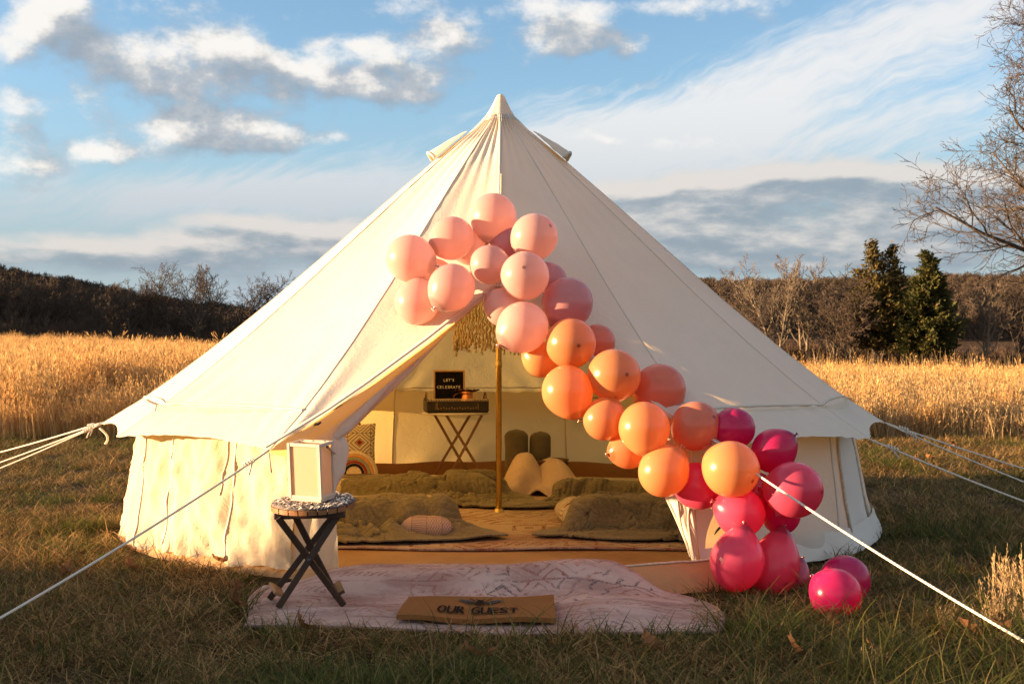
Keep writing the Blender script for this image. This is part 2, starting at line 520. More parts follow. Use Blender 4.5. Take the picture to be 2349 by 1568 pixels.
MAT['print_cushion'] = geo_print('diamond_print', scale=2.2, only=True)
MAT['print_pink'] = geo_print('bolster_print', (.62, .44, .36), 3.2, False)

def rug_mat(name, base, base2, marks, sx, sy, fade=.8):
    """faded tribal rug: worn ground, broken lines, boxes and diamonds"""
    m, t, out = new_mat(name)
    uv = t.node('ShaderNodeTexCoord').outputs['UV']
    wp = t.vec('MULTIPLY_ADD', t.vec('SUBTRACT', t.noise(uv, 9, 4, .6, color=True), (.5, .5, .5)), (.05, .05, 0), uv)
    q = t.vec('MULTIPLY', wp, (sx, sy, 0))
    r, fx, fy, ax, ay = cell_print(t, q)
    d = t.math('ADD', ax, ay)
    dia = band(t, d, 3.2, .30)
    box = band(t, t.math('MAXIMUM', ax, ay), 4.0, .34)
    steps = t.math('MULTIPLY', t.math('LESS_THAN', ay, .20), t.math('GREATER_THAN', t.math('SINE', t.math('MULTIPLY_ADD', fx, 30, t.math('MULTIPLY', t.math('FLOOR', t.math('MULTIPLY', fy, 9)), 2.0))), .1))
    diag = band(t, t.math('ADD', fx, t.math('MULTIPLY', fy, .7)), 3.0, .24)
    a = r[0]
    ln = t.math('MULTIPLY', dia, t.math('LESS_THAN', a, .34))
    for g_, lo, hi in ((box, .34, .52), (steps, .52, .74), (diag, .74, .90)):
        sel = t.math('MULTIPLY', t.math('GREATER_THAN', a, lo), t.math('LESS_THAN', a, hi))
        ln = t.math('MULTIPLY_ADD', g_, sel, ln)
    ln = t.math('MAXIMUM', ln, t.math('GREATER_THAN', ay, .47), clamp=True)
    fine = t.noise(t.vec('MULTIPLY', uv, (1, .4, 1)), 230, 4, .7)
    wear = t.math('MULTIPLY', t.sstep(t.noise(uv, 8, 6, .75), .41, .55), t.math('MULTIPLY_ADD', t.sstep(fine, .40, .60), .7, .3))
    n2 = t.noise(uv, 5, 5, .6)
    g = t.mix(t.sstep(n2, .35, .65), base, base2)
    g = t.mix(t.math('MULTIPLY', t.sstep(t.noise(uv, 5.3, 6, .7), .47, .60), .7), g, tuple(x * .5 + y * .35 for x, y in zip(marks[0], base)))
    mc_ = t.mix(t.math('GREATER_THAN', r[1], .55), marks[0], t.mix(t.math('GREATER_THAN', r[1], .8), marks[1], marks[2]))
    c = t.mix(t.math('MULTIPLY', t.math('MULTIPLY', ln, wear), fade), g, mc_)
    wf = t.node('ShaderNodeTexWave'); wf.bands_direction = 'X'
    t.put(wf.inputs['Vector'], uv); wf.inputs['Scale'].default_value = 58; wf.inputs['Distortion'].default_value = 2.0
    c = t.mix(t.math('MULTIPLY', t.math('SUBTRACT', 1.0, fine), .22), c, tuple(x * .45 for x in base))
    h = t.math('MULTIPLY_ADD', fine, 1.0, t.math('MULTIPLY', wf.outputs['Fac'], .16))
    t.l.new(pbr(t, c, .95, t.bump(h, .55, .007), spec=.1), out.inputs[0])
    return m
MAT['rug_out'] = rug_mat('faded_pink_rug', (.56, .405, .35), (.44, .285, .24), [(.26, .09, .07), (.09, .065, .075), (.075, .05, .065)], 11.0, 7.0, 1.0)
MAT['rug_in'] = rug_mat('faded_cream_rug', (.60, .46, .31), (.52, .38, .25), [(.24, .04, .025), (.11, .10, .08), (.20, .035, .025)], 8.0, 9.0, 1.0)

m, t, out = new_mat('coir')
o = objco(t)
f = t.noise(t.vec('MULTIPLY', o, (1, 1, 1)), 420, 3, .7)
g = t.noise(o, 9, 5, .6)
c = t.mix(t.sstep(f, .3, .7), (.18, .066, .020), (.46, .195, .062))
c = t.mix(t.math('MULTIPLY', g, .25), c, (.47, .23, .09))
t.l.new(pbr(t, c, .95, t.bump(f, .9, .008), spec=.1), out.inputs[0])
MAT['coir'] = m
MAT['coir_black'] = simple('black_coir', (.012, .011, .011), .95, var=.5, nscale=300, bump=.8, bscale=420, spec=.1)
MAT['coir_grey'] = simple('blue_grey_coir', (.07, .085, .10), .95, var=.5, nscale=300, bump=.8, bscale=420, spec=.1)
MAT['cords_mat'] = None
# placemat: paper-rope basketry of pale and dark strands
MAT['strand_pale'] = simple('pale_strand', (.80, .70, .57), .8, var=.15, nscale=60)
MAT['strand_dark'] = simple('grey_strand', (.14, .11, .10), .8, var=.35, nscale=60)

for nm, colr in dict(rb_cream=(.70, .58, .42), rb_orange=(.72, .33, .10), rb_sage=(.30, .33, .24), rb_red=(.33, .05, .03), rb_black=(.02, .018, .02)).items():
    MAT[nm] = simple(nm + '_yarn', colr, .95, var=.2, nscale=90, bump=.7, bscale=180, spec=.1)

# land
m, t, out = new_mat('soil_and_thatch')
o = objco(t)
n = t.noise(o, .5, 6, .6); n2 = t.noise(o, 7, 8, .7); n3 = t.noise(o, 60, 4, .7)
c = t.mix(t.sstep(n2, .35, .65), (.030, .021, .011), (.07, .048, .024))
c = t.mix(t.math('MULTIPLY', t.sstep(n, .4, .65), .6), c, (.03, .036, .010))
c = t.mix(t.math('MULTIPLY', n3, .5), c, (.09, .06, .03))
t.l.new(pbr(t, c, .95, t.bump(t.math('ADD', n2, n3), .9, .05), spec=.1), out.inputs[0])
MAT['soil'] = m
m, t, out = new_mat('leaf_litter')
o = objco(t)
n = t.noise(o, .05, 7, .65); n2 = t.noise(o, .9, 6, .7)
c = t.mix(t.sstep(n, .35, .65), (.075, .048, .032), (.12, .078, .050))
c = t.mix(t.math('MULTIPLY', n2, .6), c, (.055, .038, .030))
t.l.new(pbr(t, c, .95, t.bump(n2, 1.0, .6), spec=.05), out.inputs[0])
MAT['litter'] = m

def blade_mat(name, stops, trans=.35, sat=1.0):
    m, t, out = new_mat(name)
    g = t.node('ShaderNodeNewGeometry').outputs['Random Per Island']
    ir = t.node('ShaderNodeObjectInfo').outputs['Random']
    f = t.math('FRACT', t.math('ADD', g, t.math('MULTIPLY', ir, .37)))
    c = t.ramp(f, stops)
    hv = t.node('ShaderNodeHueSaturation')
    t.put(hv.inputs['Value'], t.math('MULTIPLY_ADD', ir, .45, .78)); t.put(hv.inputs['Color'], c)
    c = hv.outputs[0]
    t.l.new(cloth_shader(t, c, c, trans, rough=.75), out.inputs[0])
    return m
MAT['lawn'] = blade_mat('lawn_blades', [(0, (.32, .185, .064)), (.36, (.54, .335, .135)), (.50, (.075, .044, .017)), (.78, (.13, .076, .028)), (.88, (.11, .095, .024)), (1, (.05, .06, .013))])
MAT['lawn_green'] = blade_mat('green_blades', [(0, (.035, .05, .009)), (.45, (.075, .09, .017)), (.7, (.13, .12, .03)), (1, (.30, .21, .085))])
MAT['field'] = blade_mat('tall_dry_grass', [(0, (.58, .34, .125)), (.4, (.70, .455, .185)), (.72, (.36, .175, .065)), (1, (.78, .56, .26))], .34)
MAT['field_pale'] = blade_mat('pale_dry_grass', [(0, (.42, .28, .135)), (.5, (.53, .385, .20)), (.8, (.30, .19, .09)), (1, (.60, .46, .27))], .30)
MAT['leaf'] = blade_mat('dead_leaf', [(0, (.20, .085, .035)), (.5, (.30, .15, .065)), (1, (.13, .06, .03))], .25)

def bark(name, a, b):
    m, t, out = new_mat(name)
    o = objco(t)
    n = t.noise(t.vec('MULTIPLY', o, (1, 1, .25)), 6, 6, .7)
    t.l.new(pbr(t, t.mix(t.sstep(n, .3, .7), a, b), .9, t.bump(n, .6, .03), spec=.1), out.inputs[0])
    return m
MAT['bark'] = bark('grey_bark', (.065, .050, .037), (.14, .11, .082))
MAT['bark_pale'] = bark('pale_bark', (.13, .10, .07), (.24, .19, .135))
MAT['twig'] = bark('twig_bark', (.062, .045, .034), (.105, .078, .058))
MAT['twig_pale'] = bark('pale_twig_bark', (.11, .085, .062), (.18, .14, .105))
MAT['bark_dark'] = bark('dark_bark', (.055, .043, .034), (.115, .09, .07))
MAT['twig_dark'] = bark('dark_twig_bark', (.055, .042, .033), (.095, .073, .057))
MAT['brush'] = bark('brush_twigs', (.055, .036, .024), (.095, .063, .042))
m, t, out = new_mat('cedar_needles')
g = t.node('ShaderNodeNewGeometry').outputs['Random Per Island']
c = t.ramp(g, [(0, (.028, .036, .010)), (.5, (.055, .060, .016)), (.85, (.085, .075, .022)), (1, (.11, .075, .03))])
t.l.new(cloth_shader(t, c, c, .15, rough=.7), out.inputs[0])
MAT['cedar'] = m
m, t, out = new_mat('cedar_needles_bronze')
g = t.node('ShaderNodeNewGeometry').outputs['Random Per Island']
c = t.ramp(g, [(0, (.040, .038, .013)), (.5, (.080, .066, .020)), (.85, (.12, .085, .028)), (1, (.14, .085, .035))])
t.l.new(cloth_shader(t, c, c, .15, rough=.7), out.inputs[0])
MAT['cedar_bronze'] = m

# ================================================================ mesh builder
class MB:
    def __init__(s):
        s.v = []; s.f = []; s.uv = None
    def add(s, vs, fs):
        k = len(s.v)
        s.v.extend([tuple(p) for p in vs])
        s.f.extend([tuple(i + k for i in f) for f in fs])
        return s
    def box(s, c, size, M=None, bev=0.0):
        x, y, z = (d / 2 for d in size)
        b = min(bev, x * .6, y * .6, z * .6)
        if b <= 0:
            vs = [Vector((i * x, j * y, k * z)) for i in (-1, 1) for j in (-1, 1) for k in (-1, 1)]
            fs = [(0, 1, 3, 2), (4, 6, 7, 5), (0, 4, 5, 1), (2, 3, 7, 6), (0, 2, 6, 4), (1, 5, 7, 3)]
        else:
            vs = []; ix = {}
            for i in (-1, 1):
                for j in (-1, 1):
                    for k in (-1, 1):
                        for a in range(3):
                            e = [x - b, y - b, z - b]; e[a] += b
                            ix[(i, j, k, a)] = len(vs)
                            vs.append(Vector((i * e[0], j * e[1], k * e[2])))
            fs = []
            sg = (-1, 1)
            for i in sg:
                q = [ix[(i, -1, -1, 0)], ix[(i, 1, -1, 0)], ix[(i, 1, 1, 0)], ix[(i, -1, 1, 0)]]; fs.append(q if i > 0 else q[::-1])
                q = [ix[(-1, i, -1, 1)], ix[(-1, i, 1, 1)], ix[(1, i, 1, 1)], ix[(1, i, -1, 1)]]; fs.append(q if i > 0 else q[::-1])
                q = [ix[(-1, -1, i, 2)], ix[(1, -1, i, 2)], ix[(1, 1, i, 2)], ix[(-1, 1, i, 2)]]; fs.append(q if i > 0 else q[::-1])
            for i in sg:
                for j in sg:
                    fs.append([ix[(i, j, -1, 0)], ix[(i, j, 1, 0)], ix[(i, j, 1, 1)], ix[(i, j, -1, 1)]][::1 if i * j < 0 else -1])
                    fs.append([ix[(i, -1, j, 0)], ix[(i, 1, j, 0)], ix[(i, 1, j, 2)], ix[(i, -1, j, 2)]][::-1 if i * j < 0 else 1])
                    fs.append([ix[(-1, i, j, 1)], ix[(1, i, j, 1)], ix[(1, i, j, 2)], ix[(-1, i, j, 2)]][::1 if i * j < 0 else -1])
                    for k in sg:
                        q = [ix[(i, j, k, 0)], ix[(i, j, k, 1)], ix[(i, j, k, 2)]]
                        fs.append(q if i * j * k > 0 else q[::-1])
        c = Vector(c)
        if M is not None: vs = [M @ p for p in vs]
        return s.add([p + c for p in vs], fs)
    def bar(s, a, b, wx, wy, bev=.002, up=(0, 1, 0)):
        """square bar from a to b"""
        a = Vector(a); b = Vector(b); d = b - a
        z = d.normalized(); x = Vector(up).cross(z)
        if x.length < 1e-4: x = Vector((1, 0, 0)).cross(z)
        x.normalize(); y = z.cross(x)
        M = Matrix((x, y, z)).transposed()
        return s.box((a + b) / 2, (wx, wy, d.length), M, bev)
    def tube(s, pts, rad, n=8, cap=True):
        pts = [Vector(p) for p in pts]
        if not hasattr(rad, '__len__'): rad = [rad] * len(pts)
        k = len(s.v); prev = None
        for i, p in enumerate(pts):
            d = (pts[min(i + 1, len(pts) - 1)] - pts[max(i - 1, 0)])
            if d.length < 1e-9: d = Vector((0, 0, 1))
            d.normalize()
            if prev is None:
                x = d.orthogonal().normalized()
            else:
                x = prev - d * prev.dot(d)
                if x.length < 1e-6: x = d.orthogonal()
                x.normalize()
            prev = x; y = d.cross(x)
            for j in range(n):
                a = 2 * pi * j / n
                s.v.append(tuple(p + (x * cos(a) + y * sin(a)) * rad[i]))
        for i in range(len(pts) - 1):
            for j in range(n):
                s.f.append((k + i * n + j, k + i * n + (j + 1) % n, k + (i + 1) * n + (j + 1) % n, k + (i + 1) * n + j))
        if cap:
            s.f.append(tuple(k + j for j in range(n))[::-1])
            s.f.append(tuple(k + (len(pts) - 1) * n + j for j in range(n)))
        return s
    def lathe(s, prof, c=(0, 0, 0), n=32):
        k = len(s.v); c = Vector(c)
        for r, z in prof:
            for j in range(n):
                a = 2 * pi * j / n
                s.v.append((c.x + r * cos(a), c.y + r * sin(a), c.z + z))
        for i in range(len(prof) - 1):
            for j in range(n):
                s.f.append((k + i * n + j, k + i * n + (j + 1) % n, k + (i + 1) * n + (j + 1) % n, k + (i + 1) * n + j))
        s.f.append(tuple(k + j for j in range(n))[::-1])
        s.f.append(tuple(k + (len(prof) - 1) * n + j for j in range(n)))
        return s
    def grid(s, nu, nv, fn, uv=True):
        k = len(s.v)
        if s.uv is None: s.uv = {}
        for i in range(nu + 1):
            for j in range(nv + 1):
                s.uv[len(s.v)] = (i / nu, j / nv)
                s.v.append(tuple(fn(i / nu, j / nv)))
        for i in range(nu):
            for j in range(nv):
                a = k + i * (nv + 1) + j
                s.f.append((a, a + nv + 1, a + nv + 2, a + 1))
        return s
    def mesh(s, name, off=Vector((0, 0, 0)), smooth=True):
        me = bpy.data.meshes.new(name)
        v = np.array(s.v, dtype=float) - np.array(off)
        me.from_pydata(v.tolist(), [], s.f)
        if s.uv:
            ul = me.uv_layers.new(name='UVMap')
            li = np.zeros(len(me.loops), dtype=np.int32)
            me.loops.foreach_get('vertex_index', li)
            arr = np.zeros((len(s.v), 2))
            for i, q in s.uv.items(): arr[i] = q
            ul.data.foreach_set('uv', arr[li].ravel())
        if smooth: me.polygons.foreach_set('use_smooth', [True] * len(me.polygons))
        me.update()
        return me
    def build(s, name, mat, parent=None, smooth=True, solid=0.0):
        off = parent['_o'] if parent is not None else (0, 0, 0)
        me = s.mesh(name, Vector(off), smooth)
        me.materials.append(mat)
        o = bpy.data.objects.new(name, me)
        C.objects.link(o)
        if parent is not None:
            o.parent = parent
            o['_o'] = list(off)
            keys.append(o)
        if solid:
            md = o.modifiers.new('solid', 'SOLIDIFY'); md.thickness = solid; md.offset = -1
        return o

keys = []
def tag(o, label=None, cat=None, group=None, kind=None):
    if label: o['label'] = label
    if cat: o['category'] = cat
    if group: o['group'] = group
    if kind: o['kind'] = kind
    return o
def thing(name, loc, label, cat, group=None):
    o = bpy.data.objects.new(name, None)
    o.empty_display_size = .1
    C.objects.link(o)
    o.location = loc
    o['_o'] = list(loc)
    keys.append(o)
    return tag(o, label, cat, group)
def one(mb, name, mat, loc, label, cat, group=None, smooth=True, kind=None):
    """a thing that is a single mesh, its origin at loc"""
    me = mb.mesh(name, Vector(loc), smooth)
    me.materials.append(mat)
    o = bpy.data.objects.new(name, me)
    C.objects.link(o)
    o.location = loc
    o['_o'] = list(loc); keys.append(o)
    return tag(o, label, cat, group, kind)

def nz(x, y=0.0, z=0.0): return noise.noise(Vector((x, y, z)))
def fbm(x, y=0.0, z=0.0, o=4):
    a, s_, f = 0.0, .5, 1.0
    for _ in range(o):
        a += s_ * noise.noise(Vector((x * f, y * f, z * f))); f *= 2.03; s_ *= .5
    return a
def smst(x, a, b):
    q = min(1.0, max(0.0, (x - a) / (b - a)))
    return q * q * (3 - 2 * q)
def lerp(a, b, q): return a + (b - a) * q

def scatter(name, items, coll_objs, kind, label, mat=None):
    """many small instances of a few clumps: items = (x, y, z, rx, ry, rz, scale, index)"""
    col = bpy.data.collections.new(name + '_kinds')
    for o in coll_objs: col.objects.link(o)
    me = bpy.data.meshes.new(name)
    A = np.array(items, dtype=np.float32)
    me.vertices.add(len(A))
    me.vertices.foreach_set('co', A[:, :3].ravel())
    for nm, typ, dat in (('rot', 'FLOAT_VECTOR', A[:, 3:6].ravel()), ('scl', 'FLOAT', A[:, 6]), ('idx', 'INT', A[:, 7].astype(np.int32))):
        at_ = me.attributes.new(nm, typ, 'POINT')
        at_.data.foreach_set('vector' if typ == 'FLOAT_VECTOR' else 'value', dat)
    o = bpy.data.objects.new(name, me)
    C.objects.link(o)
    g = bpy.data.node_groups.new(name, 'GeometryNodeTree')
    g.interface.new_socket('Geometry', in_out='INPUT', socket_type='NodeSocketGeometry')
    g.interface.new_socket('Geometry', in_out='OUTPUT', socket_type='NodeSocketGeometry')
    gi = g.nodes.new('NodeGroupInput'); go = g.nodes.new('NodeGroupOutput')
    ip = g.nodes.new('GeometryNodeInstanceOnPoints')
    ci_ = g.nodes.new('GeometryNodeCollectionInfo')
    ci_.inputs['Collection'].default_value = col
    ci_.inputs['Separate Children'].default_value = True
    ci_.inputs['Reset Children'].default_value = True
    def na(nm, dt):
        n = g.nodes.new('GeometryNodeInputNamedAttribute'); n.data_type = dt
        n.inputs['Name'].default_value = nm
        return n.outputs['Attribute']
    L = g.links.new
    L(gi.outputs[0], ip.inputs['Points']); L(ci_.outputs[0], ip.inputs['Instance'])
    ip.inputs['Pick Instance'].default_value = True
    L(na('idx', 'INT'), ip.inputs['Instance Index'])
    L(na('rot', 'FLOAT_VECTOR'), ip.inputs['Rotation'])
    L(na('scl', 'FLOAT'), ip.inputs['Scale'])
    L(ip.outputs[0], go.inputs[0])
    md = o.modifiers.new('scatter', 'NODES'); md.node_group = g
    if label: o['label'] = label
    o['kind'] = kind
    return o

def loose(mb, name, mat, smooth=False):
    me = mb.mesh(name, smooth=smooth); me.materials.append(mat)
    return bpy.data.objects.new(name, me)
# ================================================================ land
TX, TY, TR = -0.08, 8.5, 2.54          # the tent's centre and wall radius

def G(x, y):
    xx = max(-70.0, min(60.0, x))
    far = min(98.0, max(0.0, y - 12.0))
    z = far / 88.0 * (0.22 - 0.034 * xx) * smst(far, 0, 25)
    r = sqrt((x - TX) ** 2 + (y - TY) ** 2)
    z += .035 * fbm(x * .55, y * .55, 3.1, 3) * smst(r, 2.6, 4.2)
    z += .12 * fbm(x * .05, y * .05, 7.7, 2) * smst(r, 6, 30)
    return z

def axis(n, near, far, c=0.0):
    q = np.linspace(-1, 1, n)
    return c + np.sign(q) * (np.abs(q) * near + np.abs(q) ** 5 * (far - near))
gx = axis(150, 40, 1400); gy = axis(170, 60, 1500, 8.0)
mb = MB()
nv = len(gy)
vs = [(x, y, G(x, y)) for x in gx for y in gy]
fs = []
for i in range(len(gx) - 1):
    for j in range(nv - 1):
        a = i * nv + j
        fs.append((a, a + nv, a + nv + 1, a + 1))
mb.add(vs, fs)
ground = one(mb, 'ground', MAT['soil'], (0, 0, 0), None, None, kind='structure')

# wooded hills on the skyline
HA = [(-700, 44), (-400, 40), (-250, 31), (-147, 19.5), (-105, 11.5), (-64, 5.5), (-30, 3.5), (0, 9), (53, 19.0), (147, 19.5), (300, 21), (500, 22), (800, 26)]
def prof(tab, x):
    for (a, p), (b, q) in zip(tab, tab[1:]):
        if x <= b:
            u_ = max(0, min(1, (x - a) / (b - a)))
            return lerp(p, q, u_)
    return tab[-1][1]
def H(x, y):
    B = smst(y, 125, 350)
    return prof(HA, x * 350 / max(y, 200)) * B + 2.2 * fbm(x * .012, y * .012, 1, 3) * B + G(x, y) * .6 - 1.2 * (1 - smst(y, 118, 150))
mb = MB()
mb.grid(90, 40, lambda a, b: (lambda x, y: (x, y, H(x, y)))(-700 + 1500 * a, 112 + 420 * b))
hills = one(mb, 'hills', MAT['litter'], (0, 0, 0), None, None, kind='structure')

# ---------------------------------------------------------------- trees
def grow(out, p, d, L, r, lev, R, spec):
    """one limb as a wandering tapered tube, then its side limbs"""
    n = spec['seg'][lev]
    pts = [p.copy()]; rad = [r]
    for i in range(n):
        w_ = Vector((R.gauss(0, 1), R.gauss(0, 1), R.gauss(0, .7))) * spec['wig'][lev]
        d = (d + w_ + Vector((0, 0, spec['up'][lev]))).normalized()
        p = p + d * (L / n)
        pts.append(p.copy())
        rad.append(max(spec['min'], r * (1 - .82 * (i + 1) / n) if lev else r * (1 - .75 * (i + 1) / n)))
    out[min(lev, len(out) - 1)].tube(pts, rad, spec['sides'][lev], cap=False)
    if lev + 1 >= len(spec['seg']): return
    k = spec['kids'][lev]
    k = int(k * R.uniform(.8, 1.2) + .5)
    s0 = spec['start'][lev]
    for i in range(k):
        q = s0 + (1 - s0) * ((i + R.random()) / k)
        f = q * n; a = min(int(f), n - 1); fr = f - a
        bp = pts[a].lerp(pts[a + 1], fr)
        bd = (pts[a + 1] - pts[a]).normalized()
        az = i * 2.4 + R.uniform(-.7, .7)
        o1 = bd.orthogonal().normalized(); o2 = bd.cross(o1)
        side = o1 * cos(az) + o2 * sin(az)
        an = radians(spec['ang'][lev]) * R.uniform(.7, 1.25)
        nd = bd * cos(an) + side * sin(an)
        br = lerp(rad[a], rad[a + 1], fr)
        shape = spec['len'][lev] * (1.15 - spec.get('taper', .65) * q if lev == 0 else 1.1 - .5 * q)
        grow(out, bp, nd, L * shape * R.uniform(.7, 1.2), max(spec['min'], br * .62), lev + 1, R, spec)

SPEC = {
  'round': dict(seg=[9, 6, 5, 3], wig=[.10, .16, .2, .25], up=[.05, .08, .05, .02], min=.022, sides=[7, 5, 3, 3], kids=[15, 7, 6], start=[.30, .2, .12], ang=[48, 45, 42], len=[.62, .52, .5]),
  'tall': dict(seg=[10, 6, 4, 3], wig=[.06, .13, .2, .25], up=[.04, .12, .06, .03], min=.022, sides=[7, 5, 3, 3], kids=[16, 6, 5], start=[.34, .2, .15], ang=[34, 36, 40], len=[.46, .5, .5]),
  'open': dict(seg=[8, 7, 5, 3], wig=[.16, .2, .25, .3], up=[.05, .06, .05, .02], min=.022, sides=[7, 5, 3, 3], kids=[12, 8, 6], start=[.25, .2, .15], ang=[50, 48, 45], len=[.66, .5, .5]),
  'far': dict(seg=[5, 3, 2], wig=[.1, .2, .25], up=[.05, .08, .03], min=.060, sides=[4, 3, 3], kids=[15, 9], start=[.25, .15], ang=[45, 48], len=[.55, .5]),
  'brush': dict(seg=[4, 4, 3], wig=[.2, .25, .3], up=[.06, .05, .0], min=.016, sides=[3, 3, 3], kids=[9, 6], start=[.1, .15], ang=[45, 50], len=[.65, .55]),
}
def tree_mesh(kind, seed, h, r, stems=1, lean=.05):
    R = random.Random(seed)
    out = [MB(), MB(), MB()]
    for s_ in range(stems):
        d = Vector((R.gauss(0, lean), R.gauss(0, lean), 1)).normalized()
        if stems > 1:
            a = 2 * pi * s_ / stems + R.random()
            d = (d + Vector((cos(a), sin(a), 0)) * .2).normalized()
        grow(out, Vector((R.gauss(0, .1 * (stems > 1)), R.gauss(0, .1 * (stems > 1)), -.2)), d, h * .92 * R.uniform(.85, 1), r, 0, R, SPEC[kind])
    return out

def finish_tree(name, out, loc, label, cat, group, mt, mw):
    o = thing(name, loc, label, cat, group)
    for nm, mb_, mm in (('trunk', out[0], mt), ('limbs', out[1], mt), ('twigs', out[2], mw)):
        me = mb_.mesh(nm); me.materials.append(mm)
        ch = bpy.data.objects.new(nm, me); C.objects.link(ch); ch.parent = o
    return o
def copy_tree(o):
    c = o.copy(); C.objects.link(c)
    for ch in list(o.children):
        d = ch.copy(); C.objects.link(d); d.parent = c
        for g in list(ch.children):
            e = g.copy(); C.objects.link(e); e.parent = d
    return c
def put(o, u, v_top, Y, h_model, rot):
    X = (u - 1174.5) / F * Y
    zb = max(G(X, Y), H(X, Y) if Y > 118 else -99) - .1
    zt = CAMZ - (v_top - HOR) / F * Y
    s_ = max(.3, (zt - zb) / h_model)
    o.location = (X, Y, zb); o.scale = (s_, s_, s_); o.rotation_euler = (0, 0, rot)
    return o

lib = {}
def lib_tree(key, kind, seed, h, r, stems=1, mt='bark', mw='twig'):
    out = tree_mesh(kind, seed, h, r, stems)
    top = max(p[2] for b in out for p in b.v)
    lib[key] = (out, top, mt, mw)
lib_tree('round1', 'round', 3, 11, .22)
lib_tree('round2', 'round', 5, 11, .20, 2)
lib_tree('tall1', 'tall', 8, 12, .19, 1)
lib_tree('tall2', 'tall', 12, 12, .16, 3)
lib_tree('open1', 'open', 21, 10, .18)
lib_tree('open2', 'open', 23, 10, .17, 2)
lib_tree('pale1', 'tall', 31, 12, .17, 3, 'bark_pale', 'twig_pale')
lib_tree('pale2', 'tall', 36, 12, .18, 2, 'bark_pale', 'twig_pale')
made = {}
def plant(key, u, vt, Y, rot, label, group):
    out, top, mt, mw = lib[key]
    if key not in made:
        o = finish_tree('bare_tree', out, (0, 0, 0), label, 'tree', group, MAT[mt], MAT[mw])
        made[key] = o
    else:
        o = copy_tree(made[key])
        o['label'] = label; o['group'] = group
    put(o, u, vt, Y, top, rot)
    return o
GL = 'bare trees beyond the tall grass'
plant('round1', 392, 592, 150, .4, 'tallest bare tree with a round crown above the dark wood beyond the tall grass', GL)
LT = [('round2', 452, 612, 147, 1.0, 'bushy bare tree just beside the tallest round-crowned one'),
      ('tall1', 518, 604, 152, 2.0, 'slim bare tree with a pale upright top between bushier ones'),
      ('open1', 563, 632, 146, .3, 'thin bare tree next to the slim pale-topped one'),
      ('open2', 604, 618, 150, 1.7, 'crooked forked bare tree near the white tent slope'),
      ('round1', 640, 648, 148, 2.9, 'low bare tree half hidden by the white slope of the tent'),
      ('tall2', 336, 626, 149, .9, 'several-stemmed bare tree before the hill, beside the tallest one'),
      ('open1', 291, 634, 146, 2.6, 'wispy bare tree standing before the end of the dark hill'),
      ('round2', 212, 656, 150, 3.6, 'short bushy bare tree against the middle of the dark hillside'),
      ('open2', 250, 668, 145, .2, 'low leaning bare tree against the dark hillside'),
      ('tall1', 148, 640, 152, 4.0, 'slim bare tree reaching just over the dark hill crest'),
      ('round1', 100, 624, 149, 5.0, 'broad bare tree before the higher end of the dark hill'),
      ('open1', 62, 632, 147, 5.6, 'thin bare tree at the high end of the dark hill'),
      ('tall2', 16, 618, 151, 2.2, 'several-stemmed bare tree at the edge of the picture by the hill'),
      ('round2', -40, 612, 150, .6, 'bushy bare tree beyond the hill end, outermost of the row')]
for k, u, vt, Y, r, lb in LT: plant(k, u, vt, Y, r, lb, GL)
GR = 'bare trees beyond the pale field'
RT = [('pale1', 1775, 574, 97, .2, 'pale many-stemmed bare tree standing out lit above the brown hill'),
      ('pale2', 1852, 578, 99, 1.4, 'lit forked bare tree next to the pale many-stemmed one'),
      ('open1', 1748, 668, 95, 3.0, 'short dark crooked bare tree below the pale many-stemmed one'),
      ('open2', 1912, 598, 98, .8, 'thin bare tree close beside the tall bronze cedar'),
      ('tall2', 1948, 640, 95, 2.6, 'low scrubby bare tree at the foot of the tall bronze cedar'),
      ('tall1', 2212, 634, 97, 1.1, 'slim bare tree right beside the dense green cedar'),
      ('pale2', 2258, 634, 94, 4.0, 'bare tree with a pale leaning trunk beyond the dense cedar'),
      ('round1', 2325, 622, 101, 3.3, 'round-crowned bare tree behind the hanging twigs of the big tree'),
      ('round2', 2390, 600, 99, 5.2, 'bushy bare tree at the far edge of the pale field'),
      ('open2', 1616, 618, 118, 2.0, 'bare treetop peeping over the shaded slope of the tent')]
for k, u, vt, Y, r, lb in RT: plant(k, u, vt, Y, r, lb, GR)

# the near bare tree whose branches hang into the picture
SPEC['big'] = dict(taper=.60, seg=[10, 9, 7, 5, 3], wig=[.08, .15, .20, .22, .25], up=[.03, .03, .015, .03, .02], min=.0075, sides=[9, 6, 4, 3, 3], kids=[46, 13, 9, 6], start=[.22, .2, .15, .12], ang=[66, 46, 44, 40], len=[.60, .46, .46, .5])
R = random.Random(77)
outb = [MB(), MB(), MB()]
grow(outb, Vector((0, 0, -.2)), Vector((-.03, 0, 1)), 13.2, .26, 0, R, SPEC['big'])
bt = finish_tree('bare_tree', outb, (0, 0, 0), 'large bare tree reaching its fine branches in over the field at the picture edge', 'tree', None, MAT['bark_dark'], MAT['twig_dark'])
bt.location = ((2545 - 1174.5) / F * 37, 37, G(20, 37))

